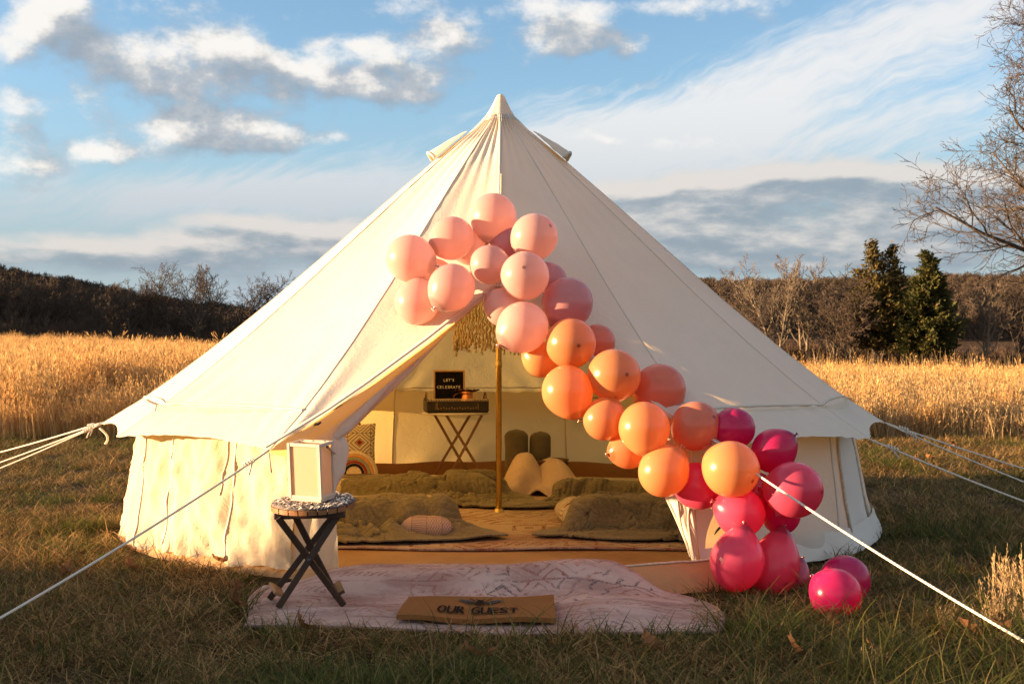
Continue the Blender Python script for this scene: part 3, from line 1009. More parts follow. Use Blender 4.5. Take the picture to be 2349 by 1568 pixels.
# cedars
def cedar(seed, h, rad, base, tops, openness, n):
    R = random.Random(seed)
    tr = MB(); fo = MB()
    for (tx, ty, th) in tops:
        pts = [Vector((tx * q, ty * q, -.2 + (th + .1) * q)) for q in [i / 6 for i in range(7)]]
        tr.tube(pts, [.22 * (1 - .9 * i / 6) for i in range(7)], 7, cap=False)
        k = int(n / len(tops))
        lv = []
        for b in range(70):
            q = base + (1 - base) * (b / 70) ** .9
            az = R.uniform(0, 2 * pi)
            rr = rad * (1 - (max(0, q - .25) / .75) ** 1.25) * R.uniform(.62, 1.12) * (.75 + .25 * smst(q, base, base + .2)) + .12
            lv.append((q * th, az, rr))
        for (z, az, rr) in lv:
            a = Vector((tx * z / th, ty * z / th, z)); tip = a + Vector((cos(az) * rr, sin(az) * rr, rr * .30 + .1))
            tr.tube([a, a.lerp(tip, .5) + Vector((0, 0, -.05)), tip], [.04, .025, .012], 3, cap=False)
            m_ = max(6, int(k / 70 * (.4 + rr / rad)))
            for _ in range(m_):
                f = R.random() ** .6
                if f < openness: f = openness + R.random() * (1 - openness)
                c = a.lerp(tip, f) + Vector((R.gauss(0, .16), R.gauss(0, .16), R.gauss(0, .14)))
                dr = (Vector((cos(az), sin(az), .45)) + Vector((R.gauss(0, .5), R.gauss(0, .5), R.gauss(0, .5)))).normalized()
                sd = dr.cross(Vector((R.gauss(0, 1), R.gauss(0, 1), R.gauss(0, 1)))).normalized()
                L_, W_ = R.uniform(.16, .34), R.uniform(.05, .10)
                fo.add([c - sd * W_, c + sd * W_, c + dr * L_ + sd * W_ * .3, c + dr * L_ - sd * W_ * .3], [(0, 1, 2, 3)])
    return tr, fo
def cedar_thing(tr, fo, u, vt, Y, h, label, fm):
    o = thing('cedar_tree', (0, 0, 0), label, 'tree')
    for nm, b, mm in (('trunk', tr, MAT['bark']), ('crown', fo, fm)):
        me = b.mesh(nm, smooth=False); me.materials.append(mm)
        ch = bpy.data.objects.new(nm, me); C.objects.link(ch); ch.parent = o
    put(o, u, vt, Y, h, 0)
tr, fo = cedar(4, 10.2, 2.7, .26, [(-.55, 0, 10.2), (1.15, .3, 9.9), (-.1, .5, 7.8), (.9, -.6, 7.4)], .30, 15000)
cedar_thing(tr, fo, 2012, 557, 96, 10.2, 'tall bronze green cedar with two loose tips at the field edge', MAT['cedar_bronze'])
tr, fo = cedar(9, 9.4, 2.6, .20, [(0, 0, 9.4), (.25, .2, 9.0), (-.5, -.2, 7.6), (.75, -.3, 7.2)], .22, 17000)
cedar_thing(tr, fo, 2128, 580, 94, 9.4, 'dense dark green cedar with a single pointed tip at the field edge', MAT['cedar'])

# woods on the hills, brush under the trees: masses nobody could count
kinds = []
for i in range(5):
    o_ = tree_mesh('far', 50 + i, 8.5, .17, 1 + i % 2)
    mb = MB()
    for b in o_: mb.add(b.v, b.f)
    kinds.append(loose(mb, 'far_tree_%d' % i, MAT['twig']))
items = []
R = random.Random(5)
while len(items) < 8500:
    y = 126 + 260 * R.random() ** .8
    x = R.uniform(-.62, .62) * y
    if y > 395 or y < 200: continue
    z = H(x, y)
    if -26 < x < 14 and y < 150 and R.random() < .5: continue
    items.append((x, y, z - .2, 0, 0, R.uniform(0, 6.28), R.uniform(.40, .68), R.randrange(5)))
for _ in range(800):           # the wood goes on past the edge of the picture beside the row of trees
    items.append((R.uniform(-190, -80), R.uniform(122, 185), 0, 0, 0, R.uniform(0, 6.28), R.uniform(.9, 1.5), R.randrange(5)))
    items[-1] = (items[-1][0], items[-1][1], H(items[-1][0], items[-1][1]) - .2) + items[-1][3:]
scatter('woodland', items, kinds, 'stuff', 'brown leafless woods covering the distant hills')

kinds = []
for i in range(5):
    R2 = random.Random(90 + i)
    out = [MB(), MB(), MB()]
    for s_ in range(7):
        a = R2.uniform(0, 6.28)
        grow(out, Vector((cos(a) * .4, sin(a) * .4, -.1)), Vector((cos(a) * .5, sin(a) * .5, 1)).normalized(), 2.3 * R2.uniform(.6, 1.1), .03, 0, R2, SPEC['brush'])
    mb = MB()
    for b in out: mb.add(b.v, b.f)
    kinds.append(loose(mb, 'brush_%d' % i, MAT['brush']))
items = []
R = random.Random(15)
for _ in range(1500):
    x, y = R.uniform(-80, -12), R.gauss(149, 6)
    items.append((x, y, max(G(x, y), H(x, y)) - .1, 0, 0, R.uniform(0, 6.28), R.uniform(.45, 1.1), R.randrange(5)))
for _ in range(750):
    x, y = R.uniform(6, 52), R.gauss(99, 3.0)
    items.append((x, y, G(x, y) - .1, 0, 0, R.uniform(0, 6.28), R.uniform(.35, .95), R.randrange(5)))
for _ in range(900):
    x, y = R.uniform(8, 62), R.uniform(100, 122)
    items.append((x, y, max(G(x, y), H(x, y)) - .1, 0, 0, R.uniform(0, 6.28), R.uniform(.7, 1.3), R.randrange(5)))
for _ in range(400):
    x, y = R.uniform(-14, 10), R.gauss(118, 7)
    items.append((x, y, G(x, y) - .1, 0, 0, R.uniform(0, 6.28), R.uniform(.8, 1.7), R.randrange(5)))
scatter('undergrowth', items, kinds, 'stuff', 'tangled brown brush along the foot of the trees')

# ---------------------------------------------------------------- grasses
def stalk(mb, p, h, lean, az, w_, R, head=True, segs=4):
    """a bent grass stalk as a narrow two-sided strip with a feathery head"""
    sx, sy = cos(az + 1.57), sin(az + 1.57)
    pts = []
    for i in range(segs + 1):
        q = i / segs
        off = lean * q ** 1.8
        pts.append(Vector((p[0] + cos(az) * off, p[1] + sin(az) * off, p[2] + h * q - .25 * lean * q * q)))
    k = len(mb.v)
    for i, c in enumerate(pts):
        ww = w_ * (1 - .8 * i / segs)
        mb.v.append((c.x - sx * ww, c.y - sy * ww, c.z)); mb.v.append((c.x + sx * ww, c.y + sy * ww, c.z))
    for i in range(segs):
        a = k + 2 * i
        mb.f.append((a, a + 1, a + 3, a + 2))
    if head:
        for i in range(7):
            q = R.uniform(.55, 1.0)
            f = q * segs; a = min(int(f), segs - 1)
            c = pts[a].lerp(pts[a + 1], f - a)
            a2 = R.uniform(0, 6.28); l_ = R.uniform(.04, .10)
            d = Vector((cos(a2) * .5 + cos(az) * .3, sin(a2) * .5 + sin(az) * .3, 1)).normalized() * l_
            s_ = Vector((cos(a2 + 1.57), sin(a2 + 1.57), 0)) * R.uniform(.004, .009)
            e = c + d
            mb.add([c - s_ * .4, c + s_ * .4, c + d * .6 + s_, e, c + d * .6 - s_], [(0, 1, 2, 3, 4)])

def tuft(seed, n, rad, h0, h1, w_, lean, head=True, segs=4):
    R = random.Random(seed); mb = MB()
    for _ in range(n):
        a = R.uniform(0, 6.28); r_ = rad * sqrt(R.random())
        stalk(mb, (r_ * cos(a), r_ * sin(a), -.02), R.uniform(h0, h1), R.uniform(.02, lean), R.uniform(0, 6.28), w_ * R.uniform(.6, 1.3), R, head and R.random() < .75, segs)
    return mb
fk = [loose(tuft(200 + i, 30, .20, .65, 1.15, .0045, .30), 'field_tuft_%d' % i, MAT['field']) for i in range(5)]
fk += [loose(tuft(220 + i, 30, .26, .45, .85, .0045, .35), 'field_tuft_p%d' % i, MAT['field_pale']) for i in range(4)]
items = []
R = random.Random(33)
def field_item(x, y, s_, pale):
    k = (5 + R.randrange(4)) if pale else R.randrange(5)
    items.append((x, y, G(x, y), R.gauss(0, .07), R.gauss(.06, .08), R.uniform(0, 6.28), s_, k))
def edge_l(x): return 16.2 + 1.2 * fbm(x * .25, 3.3) + .10 * max(0, -x - 4) * .3
def edge_r(x): return 16.8 + 1.5 * fbm(x * .25, 9.1)
n = 0
while n < 17000:               # left of and behind the tent: tall broomsedge
    y = 15 + 128 * R.random() ** 1.9
    x = -R.uniform(-.02, .56) * y - (0 if y > 24 else .8)
    if y < edge_l(x): continue
    big = 1.0 + .15 * smst(y, 20, 70)
    den = .5 + .9 * fbm(x * .12, y * .07, 4)
    n += 1
    if R.random() > .55 + den * .5: continue
    e_ = smst(y - edge_l(x), 0, 2.5)
    if y < 40 and fbm(x * .9, y * .6, 1.7, 2) < -.16: continue
    hv_ = 1 + .55 * fbm(x * .35, y * .3, 12, 3)
    field_item(x, y, R.uniform(.75, 1.25) * (1 if y < 40 else big) * hv_ * lerp(.55, 1, e_), R.random() < .12)
n = 0
while n < 13000:               # right: paler, lower field
    y = 15.5 + 76 * R.random() ** 1.7
    x = R.uniform(-.05, .56) * y + 1
    if y < edge_r(x): continue
    n += 1
    front = smst(y, 16, 22)
    hv_ = 1 + .35 * fbm(x * .35, y * .3, 22, 3)
    field_item(x, y, R.uniform(.7, 1.1) * hv_ * lerp(.62, 1.02, front), R.random() < .85)
# dense stand of the same grass added unseen on the near left to shade the foreground
for _ in range(3800):
    x = -2.95 - 7.0 * R.random(); y = R.uniform(.6, 5.85)
    if y > 5.55 + .5 * fbm(x * 1.3, 5): continue
    shade_reach = lerp(.45, .70, smst(y, 4.5, 5.0))          # how far its shadow reaches; shorter towards the camera
    field_item(x, y, max(.3, (shade_reach - x) * .124) * R.uniform(.85, 1.1), R.random() < .4)
# a few reddish clumps at the field's near edge
for (u, v) in ((30, 1000), (70, 1010), (10, 985), (200, 985), (360, 960), (300, 980), (420, 955), (120, 990)):
    Y = CAMZ * F / (v - HOR); X = (u - 1174.5) / F * Y
    for _ in range(5): field_item(X + R.gauss(0, .2), Y + R.gauss(0, .25), R.uniform(1.0, 1.25), False)
for (u, v, n_, sc_) in ((2250, 1440, 1, .24), (2300, 1415, 2, .26), (2345, 1400, 2, .32), (2210, 1462, 1, .18), (2330, 1460, 1, .22), (2150, 1455, 2, .16), (1640, 1440, 2, .13), (2000, 1545, 2, .14), (640, 1450, 2, .12), (2390, 1430, 4, .34)):
    Y = CAMZ * F / (v - HOR); X = (u - 1174.5) / F * Y
    for _ in range(n_): field_item(X + R.gauss(0, .05), Y + R.gauss(0, .06), sc_ * R.uniform(.8, 1.2), True)
scatter('tall_grass', items, fk, 'stuff', 'tall golden dry grass filling the field behind the tent')

# tall pale weed stalks in front of the brush on the right
wk = [loose(tuft(260 + i, 6, .5, 1.6, 3.0, .02, .7), 'weed_%d' % i, MAT['field_pale']) for i in range(4)]
items = []
for _ in range(130):
    x, y = R.uniform(14, 45), R.gauss(88, 2.0)
    items.append((x, y, G(x, y), 0, 0, R.uniform(0, 6.28), R.uniform(.5, 1.0), R.randrange(4)))
scatter('weed_stalks', items, wk, 'stuff', 'tall pale weed stalks in front of the brush')

# lawn
def lawn_tuft(seed, n, rad, l0, l1, w_, flat):
    R = random.Random(seed); mb = MB()
    for _ in range(n):
        a = R.uniform(0, 6.28); r_ = rad * sqrt(R.random())
        L_ = R.uniform(l0, l1); az = R.uniform(0, 6.28)
        up = R.uniform(*flat)
        k = len(mb.v); sx, sy = cos(az + 1.57), sin(az + 1.57)
        segs = 3
        for i in range(segs + 1):
            q = i / segs
            ho = L_ * (sqrt(max(0, 1 - up * up)) * q + .25 * q * q)
            zo = L_ * (up * q - .28 * q * q)
            ww = w_ * (1 - .85 * q)
            cx_, cy_ = r_ * cos(a) + cos(az) * ho, r_ * sin(a) + sin(az) * ho
            mb.v.append((cx_ - sx * ww, cy_ - sy * ww, zo)); mb.v.append((cx_ + sx * ww, cy_ + sy * ww, zo))
        for i in range(segs):
            b = k + 2 * i
            mb.f.append((b, b + 1, b + 3, b + 2))
    return mb
lk = [loose(lawn_tuft(300 + i, 34, .11, .045, .12, .0022, (.25, .85)), 'lawn_a%d' % i, MAT['lawn']) for i in range(6)]
lk += [loose(lawn_tuft(320 + i, 26, .10, .06, .16, .0024, (.4, .95)), 'lawn_b%d' % i, MAT['lawn_green']) for i in range(4)]
lk += [loose(lawn_tuft(340 + i, 14, .07, .16, .34, .0032, (.45, .95)), 'lawn_c%d' % i, MAT['lawn_green']) for i in range(3)]

RUG = [(-1.22, 5.97), (.74, 6.0), (.96, 5.35), (.88, 4.80), (-.3, 4.80), (-1.16, 4.94)]
def inside(poly, x, y):
    c = False; j = len(poly) - 1
    for i in range(len(poly)):
        (xi, yi), (xj, yj) = poly[i], poly[j]
        if (yi > y) != (yj > y) and x < (xj - xi) * (y - yi) / (yj - yi) + xi: c = not c
        j = i
    return c
items = []
R = random.Random(44)
def lawn_at(x, y, near):
    r_ = sqrt((x - TX) ** 2 + (y - TY) ** 2)
    ang_ = math.degrees(atan2(x - TX, -(y - TY)))
    if r_ < (2.80 if abs(ang_) < 27 else 2.60): return
    if inside(RUG, x, y): return
    g = fbm(x * .9, y * .9, 2.2, 3) + .5 * fbm(x * 3, y * 3, 5, 2)
    green = g > .26
    if fbm(x * 1.7, y * 1.7, 31, 3) < -.10 and R.random() < .72: return
    s_ = R.uniform(.65, 1.35) * (1 + .5 * fbm(x * 1.1, y * 1.1, 17, 2))
    k = R.randrange(6)
    if green or R.random() < .09: k = 6 + R.randrange(4)
    fg = smst(x, .45, 1.1) * smst(5.2 - y, 0, .4)          # lusher, longer grass by the balloons' end
    if R.random() < .03 + .22 * fg: k = 10 + R.randrange(3); s_ *= .78
    if y > 12: s_ *= 1.25
    items.append((x, y, G(x, y) - .005, R.gauss(0, .12), R.gauss(0, .12), R.uniform(0, 6.28), s_, k))
for _ in range(12500):
    y = 3.5 + 5.0 * R.random() ** 1.2; x = R.uniform(-.50, .50) * y
    lawn_at(x, y, True)
for _ in range(18000):
    y = 7.5 + 13 * R.random(); x = R.uniform(-.50, .50) * y
    lawn_at(x, y, False)
for _ in range(9000):
    y = 2.0 + 17 * R.random(); x = R.choice((-1, 1)) * (.46 * y + R.uniform(0, 3.2))
    lawn_at(x, y, False)
for _ in range(1500):
    y = R.uniform(2.0, 3.9); x = R.uniform(-2.2, 2.2)
    lawn_at(x, y, True)
scatter('lawn_grass', items, lk, 'stuff', 'short mixed green and straw coloured grass round the tent')
# ================================================================ the bell tent
ctr = Vector((TX, TY, 0))
def pol(a, r, z):
    a = radians(a)
    return Vector((TX + r * sin(a), TY - r * cos(a), z))
PROF = [(.095, 2.795), (.20, 2.695), (.34, 2.585), (.75, 2.235), (1.15, 1.885), (1.55, 1.535), (1.95, 1.205), (2.25, .975), (2.44, .840), (2.72, .665)]
def roof_rz(t):
    """t runs from the cap (0) to the eave (1) evenly in radius"""
    r = lerp(PROF[0][0], PROF[-1][0], t)
    for (a, p), (b, q) in zip(PROF, PROF[1:]):
        if r <= b + 1e-9:
            return r, lerp(p, q, (r - a) / (b - a))
    return PROF[-1]
CORN = [(-24, 2.74), (-55, 2.66), (-87, 2.74), (-122, 2.70), (-157, 2.70), (167, 2.70), (131, 2.70), (91, 2.69), (50, 2.70), (24, 2.74)]
def seam(a, R, t):
    r, z = roof_rz(t)
    k = R / 2.72
    return pol(a, r * (1 + (k - 1) * t), z)
TT = (1.58 - .095) / (2.72 - .095)      # where the door opening begins on the front seam
TEDGE = (2.44 - .095) / (2.72 - .095)   # the hem above the wall

tent = thing('bell_tent', (TX, TY, 0), 'large cream canvas bell tent with its front door tied open', 'tent')

def wrinkle(P_, N_, t, s, seed, amp=1.0):
    e = min(s, 1 - s)
    w_ = .010 * fbm(P_.x * 2.3 + seed, P_.y * 2.3, P_.z * 2.3, 3)
    # small puckers that run into the seams and the cap
    w_ += .0045 * exp(-e * 9) * sin(t * 75 + 6 * nz(t * 9, seed)) * (.5 + nz(t * 4 + seed, 3.3))
    w_ += .010 * exp(-t * 7) * sin(s * 24 + seed)
    # long tension folds towards the corners
    for c_, sg in ((0.0, 1), (1.0, -1)):
        q = abs(s - c_)
        w_ += .013 * smst(t, .62, .95) * exp(-q * 5) * sin(30 * q / (.12 + (1 - t) * 1.0) * .35 + seed)
    return w_ * amp

def roof_panel(a0, R0, a1, R1, s_edge=None, seed=0.0, sag=.035):
    mb = MB()
    ns, nt = (26, 64)
    def fn(i, t):
        s_ = i
        if s_edge: s_ = lerp(s_edge(t), 1.0, i)
        p0 = seam(a0, R0, t); p1 = seam(a1, R1, t)
        p = p0.lerp(p1, s_)
        # eaves are cut hollow between the corners
        hol = 4 * s_ * (1 - s_) * .055 * smst(t, .80, 1.0)
        inw = (ctr - p); inw.z = 0; inw.normalize()
        nrm = (-inw * .656 + Vector((0, 0, .754)))
        down = (-inw * .754 - Vector((0, 0, .656)))
        p = p - down * hol
        p = p - nrm * sag * 4 * s_ * (1 - s_) * sin(pi * min(1, t)) * .8
        ef = smst(min(s_, 1 - s_), 0, .06)
        p = p + nrm * wrinkle(p, nrm, t, s_, seed) * ef
        p = p + nrm * .010 * ef * fbm(p.x * 9, p.y * 9, seed, 2) * smst(t, .88, 1.0)
        return p
    mb.grid(ns, nt, fn)
    return mb.build('roof_panel', MAT['canvas'], tent)

sL = lambda t: max(0.0, (t - TT) / (1 - TT)) / max(t, .01)
for i in range(len(CORN)):
    a0, R0 = CORN[i]; a1, R1 = CORN[(i + 1) % len(CORN)]
    if i == len(CORN) - 1: continue
    if a1 - a0 > 180: a1 -= 360
    roof_panel(a0, R0, a1, R1, None, i * 3.7)
FR = 2.95
fl = roof_panel(0, FR, -24, 2.74, sL, 50.0, .02)
fr = roof_panel(0, FR, 24, 2.74, sL, 61.0, .02)

# seam lines: a doubled strip standing 3 mm proud of the cloth
def out_n(p):
    o_ = p - ctr; o_.z = 0; o_.normalize()
    return o_ * .656 + Vector((0, 0, .754))
def strip(name, pts, w_, lift, mat, parent, twist=None):
    mb = MB(); vs = []
    for i, p in enumerate(pts):
        d = (pts[min(i + 1, len(pts) - 1)] - pts[max(i - 1, 0)]).normalized()
        n = twist(p) if twist else out_n(p)
        s_ = d.cross(n).normalized()
        q = p + n * lift
        vs += [q - s_ * w_, q + s_ * w_, q + s_ * w_ - n * lift * 1.5, q - s_ * w_ - n * lift * 1.5]
    fs = []
    for i in range(len(pts) - 1):
        for j in range(4):
            fs.append((4 * i + j, 4 * i + (j + 1) % 4, 4 * i + 4 + (j + 1) % 4, 4 * i + 4 + j))
    mb.add(vs, fs)
    return mb.build(name, mat, parent)
MAT['seam_tape'] = canvas('seam_tape', (.68, .61, .51), (.6, .4, .17), .10, .3)
for (a, R_) in CORN:
    strip('seam', [seam(a, R_, q / 50) + out_n(seam(a, R_, q / 50)) * .0005 for q in range(51)], .0035, .0016, MAT['seam_tape'], tent)
strip('seam', [seam(0, FR, q / 30 * TT) for q in range(31)], .011, .006, MAT['seam_tape'], tent)
strip('zip', [seam(0, FR, q / 30 * TT) + Vector((.012, 0, 0)) for q in range(12, 31)], .004, .010, MAT['seam'], tent)

# hem line stitched above the wall, on each panel
def hem(i0):
    a0, R0 = CORN[i0]; a1, R1 = CORN[i0 + 1]
    if a1 - a0 > 180: a1 -= 360
    pts = []
    for q in range(25):
        s_ = q / 24; t = TEDGE - .005
        p = seam(a0, R0, t).lerp(seam(a1, R1, t), s_)
        hol = 4 * s_ * (1 - s_)
        inw = (ctr - p); inw.z = 0; inw.normalize()
        p += (inw * .754 + Vector((0, 0, .656))) * .055 * hol * smst(t, .80, 1) - out_n(p) * .035 * hol * sin(pi * t) * .8
        pts.append(p + out_n(p) * .004)
    strip('hem', pts, .007, .004, MAT['seam_tape'], tent)
for i in range(9): hem(i)

# door edges with their stitched borders
def door_edge(sg, t, off=0.0):
    s_ = (t - TT) / (1 - TT) / t
    return seam(0, FR, t).lerp(seam(24 * sg, 2.74, t), s_)
for sg in (-1, 1):
    pts = [door_edge(sg, lerp(TT, 1.0, q / 40)) for q in range(41)]
    dirn = Vector((sg, 0, 0))
    strip('door_hem', [p + Vector((sg * .018, 0, .014)) + out_n(p) * .001 for p in pts], .012, .002, MAT['seam_tape'], tent)

# cap
mb = MB()
capp = [(.002, 2.952), (.016, 2.950), (.028, 2.938), (.038, 2.915), (.055, 2.878), (.076, 2.838), (.098, 2.800), (.118, 2.772), (.134, 2.752)]
def capfn(i, t):
    a = i * 2 * pi; q = t * (len(capp) - 1); k = min(int(q), len(capp) - 2)
    r = lerp(capp[k][0], capp[k + 1][0], q - k); z = lerp(capp[k][1], capp[k + 1][1], q - k)
    r *= 1 + .05 * t * cos(a * 10 + 1) + .03 * nz(cos(a) * 2, sin(a) * 2, t * 3)
    return Vector((TX + r * sin(a), TY - r * cos(a), z))
mb.grid(60, 24, capfn)
cap = mb.build('roof_cap', MAT['canvas'], tent)
mb = MB()
mb.tube([Vector((TX + .124 * sin(q / 40 * 2 * pi), TY - .124 * cos(q / 40 * 2 * pi), 2.768)) for q in range(41)], .005, 5)
mb.build('cap_seam', MAT['seam_tape'], cap)

# vent hoods
def vent(a, seed, r0=.24, r1=.475):
    mb = MB()
    kf = {78: .945, -80: .972}.get(a, .985)
    def fn(s_, t):
        r = lerp(r0, r1, t)
        z = 2.585 - (r - .34) * .855 + .008
        w_ = lerp(.02, .088, t) * (1 - .12 * max(0, t - .85) / .15)
        x = (s_ - .5) * 2
        lift = (1 - x * x) * .060 * t ** .75 + .01
        lift += .012 * fbm(x * 3, t * 4, seed, 2)
        aa = radians(a)
        r *= kf
        n = Vector((sin(aa) * .656, -cos(aa) * .656, .754))
        side = Vector((cos(aa), sin(aa), 0))
        return Vector((TX + r * sin(aa), TY - r * cos(aa), z)) + side * x * w_ + n * lift
    mb.grid(16, 14, fn)
    o = mb.build('vent_hood', MAT['canvas'], tent)
    rim = MB(); rim.tube([fn(q / 16, 1.0) for q in range(17)], .009, 6)
    rim.build('vent_rim', MAT['seam_tape'], o)
    ms = MB()
    ms.grid(10, 2, lambda s_, t: fn(.5 + (s_ - .5) * .96, .93).lerp(fn(.5 + (s_ - .5) * .96, .93) - Vector((sin(radians(a)) * .656, -cos(radians(a)) * .656, .754)) * max(0.0, (1 - (2 * s_ - 1) ** 2)) * .055, t))
    ms.build('vent_mesh', MAT['binding'], o)
vent(78, 1); vent(-80, 2); vent(168, 3)

# ---------------------------------------------------------------- walls
WT, WB = 2.43, 2.535
def wall_panel(a0, a1, seed, strong, end0=1.0, end1=1.0):
    mb = MB()
    zt, zb = .845, .035
    def fn(s_, t):
        c0 = pol(a0, WT, 0); c1 = pol(a1, WT, 0)
        d0 = pol(a0, WB, 0); d1 = pol(a1, WB, 0)
        p = c0.lerp(c1, s_).lerp(d0.lerp(d1, s_), t)
        # rounder than the straight chord
        a_ = radians(lerp(a0, a1, s_)); r = lerp(WT, WB, t)
        q = Vector((TX + r * sin(a_), TY - r * cos(a_), 0))
        p = p.lerp(q, .25 + .45 * t)
        n = (p - ctr); n.z = 0; n.normalize()
        p.z = lerp(zt, zb, t)
        L_ = a_ * 2.5
        seed = 0.0
        f = 0
        if strong:
            u_ = L_ * 1.0 - t * .55
            f += .028 * fbm(u_ * 2.2, t * .9, 3.0, 2)
            f += .020 * sin(L_ * 9 + 3 * nz(L_ * 2, t)) * smst(t, .35, 1.0)
            f += .007 * fbm(L_ * 8, t * 8, 4, 2)
            # creases pulled slantwise from the eave to the foot
            for (sl, fr_, am, sd) in ((.60, 3.2, .062, 11), (.85, 5.2, .040, 23), (-.35, 4.2, .034, 37), (.25, 7.5, .022, 51)):
                q_ = L_ - sl * t * .8 + .05 * nz(L_ * 3, t * 3, sd)
                dg = 1 - abs(nz(q_ * fr_, t * .35, sd)) * 3.4
                f += am * max(0, dg) ** 1.6 * smst(t, .02, .25) * (.6 + .5 * nz(L_ * 2, t * 2.5, sd))
            f += .020 * sin((L_ - t * .3) * 42 + 4 * nz(L_ * 6, t * 2, 5)) * smst(t, .80, 1.0)
            f -= .05 * smst(t, .80, 1.0) * smst(1 - abs(s_ - .5) * 2, 0, .3) * (.5 + nz(L_ * 5, seed))
        else:
            f += .010 * fbm(L_ * 2.4 + seed, t * 2, seed, 3)
            f += .012 * smst(t, .55, 1.0) * sin((L_ - t * .5) * 14 + seed)
            f += .010 * fbm(L_ * 10, t * 3, seed, 2) * smst(t, .75, 1)
        if strong: f *= .72 * lerp(.45, 1.0, smst(math.degrees(a_), -76, -56))
        if a1 == -87: f *= 1 - smst(s_, .8, 1.0)
        if a0 == -87: f *= smst(s_, 0, .2)
        p += n * f
        p.z += .014 * sin(L_ * 9 + seed) * smst(t, .85, 1.0)
        return p
    mb.grid(56 if strong else 40, 40, fn)
    o = mb.build('wall_panel', MAT['canvas_sun_wall'] if strong else MAT['canvas'], tent)
    return o, fn
walls = {}
for i in range(9):
    a0 = CORN[i][0]; a1 = CORN[i + 1][0]
    if a1 - a0 > 180: a1 -= 360
    if a0 > 0 and a1 < 0: pass
    walls[i] = wall_panel(a0, a1, i * 1.7 + .3, i in (0, 1))
# seams where wall panels meet
for i in range(1, 9):
    o, fn = walls[i]
    strip('wall_seam', [fn(0.0, q / 20) for q in range(21)], .006, .004, MAT['seam_tape'], tent,
          lambda p: Vector((p.x - TX, p.y - TY, 0)).normalized())
o, fn = walls[0]
for s_ in (.36, .78):
    strip('wall_seam', [fn(s_, q / 20) + Vector((0, 0, 0)) for q in range(2, 20)], .005, .004, MAT['seam_tape'], tent,
          lambda p: Vector((p.x - TX, p.y - TY, 0)).normalized())
# narrow darker strips on the left wall, one upright and one curved
def wall_line(fn, pts, w_, mat, name='wall_strip'):
    strip(name, [fn(a, b) for a, b in pts], w_, .006, mat, tent, lambda p: Vector((p.x - TX, p.y - TY, 0)).normalized())
fn0, fn1 = walls[0][1], walls[1][1]
wall_line(fn0, [(.42 + .004 * sin(q), .16 + q * .034) for q in range(13)], .004, MAT['seam'])
wall_line(fn1, [(.74, .20), (.72, .24), (.67, .30), (.60, .36), (.52, .43), (.45, .48)][::-1] + [], .005, MAT['seam'])
# right wall: arched window with its cover zipped shut
o6, fn6 = walls[7]
def on7(s_, t, lift=.012):
    p = fn6(s_, t); n = Vector((p.x - TX, p.y - TY, 0)).normalized()
    return p + n * lift
arch = []
for q in range(33):
    a = pi * q / 32
    arch.append((.745 - .175 * cos(a), .34 - .26 * sin(a)))
path = [(.57, .90), (.57, .7), (.57, .5)] + arch + [(.92, .5), (.92, .7), (.92, .90)]
mb = MB()
mb.grid(14, 20, lambda i, j: on7(.575 + .34 * i, lerp(.90, .34 - .25 * sqrt(max(0, 1 - ((.575 + .34 * i - .745) / .175) ** 2)), j), .008 + .01 * fbm(i * 3, j * 3, 1, 2)))
win = mb.build('window_cover', MAT['mesh'], tent)
mb = MB(); mb.tube([on7(a, b) for a, b in path], .008, 6)
mb.build('window_zip', MAT['seam'], win)
# logo partly seen behind the balloons
o8, fn8 = walls[8]
def on8(s_, t): 
    p = fn8(s_, t); return p + Vector((p.x - TX, p.y - TY, 0)).normalized() * .006
mb = MB()
mb.tube([on8(.90 - .05 * q / 8, .78 - .05 * sin(q / 8 * 1.4)) for q in range(9)], [.002 + .004 * sin(q / 8 * pi) for q in range(9)], 5)
for k, pts in enumerate((((.755, .745), (.745, .775), (.738, .745)), ((.728, .77), (.728, .755), (.716, .75), (.714, .775)), ((.704, .75), (.694, .775), (.688, .75)))):
    m9 = MB(); m9.tube([on8(a, b) for a, b in pts], .0035, 5); m9.build('printed_letter', MAT['black'], tent)
mb.build('printed_arc', MAT['black'], tent)

# skirt along the foot of the walls
def skirt(a0, a1, seed):
    mb = MB()
    def fn(s_, t):
        a = lerp(a0, a1, s_)
        r = lerp(WB - .005, WB + .055, t) + .018 * fbm(a * .25 + seed, t, 3, 3)
        r0 = 1 - .018 * (1 - (2 * ((a - a0) / (a1 - a0)) - 1) ** 2)
        return pol(a, r * r0, lerp(.15, .018, t ** .8) + .012 * fbm(a * .4, t * 2, seed, 2))
    mb.grid(40, 6, fn)
    return mb.build('mud_flap', MAT['mesh'], tent)
for i in (5, 6, 7, 8):
    a0 = CORN[i][0]; a1 = CORN[i + 1][0]
    skirt(a0, a1, i)

# ground sheet with its upstand and the lip at the door
mb = MB()
def gs_floor(s_, t):
    a = s_ * 360; r = t * 2.50
    return pol(a, r, .030 + .006 * fbm(r * cos(radians(a)) * 3, r * sin(radians(a)) * 3, 2, 3))
mb.grid(90, 24, gs_floor)
sheet = mb.build('ground_sheet', MAT['ground_sheet'], tent)
mb = MB()
mb.grid(150, 6, lambda s_, t: pol(24 + 312 * s_, 2.405 + .075 * (1 - t) + .010 * fbm(s_ * 60, t * 2, 1, 2), .026 + .17 * t + .006 * sin(s_ * 130)))
mb.build('sheet_upstand', MAT['ground_sheet'], sheet)
mb = MB()
mb.grid(90, 4, lambda s_, t: pol(-95 + 75 * s_, 2.49 + .045 * t + .010 * fbm(s_ * 9, t, 6, 3), lerp(.055, .0, t) + 0.004 * fbm(s_ * 24, t * 2, 3, 2)))
mb.build('sheet_edge', MAT['ground_sheet'], sheet)
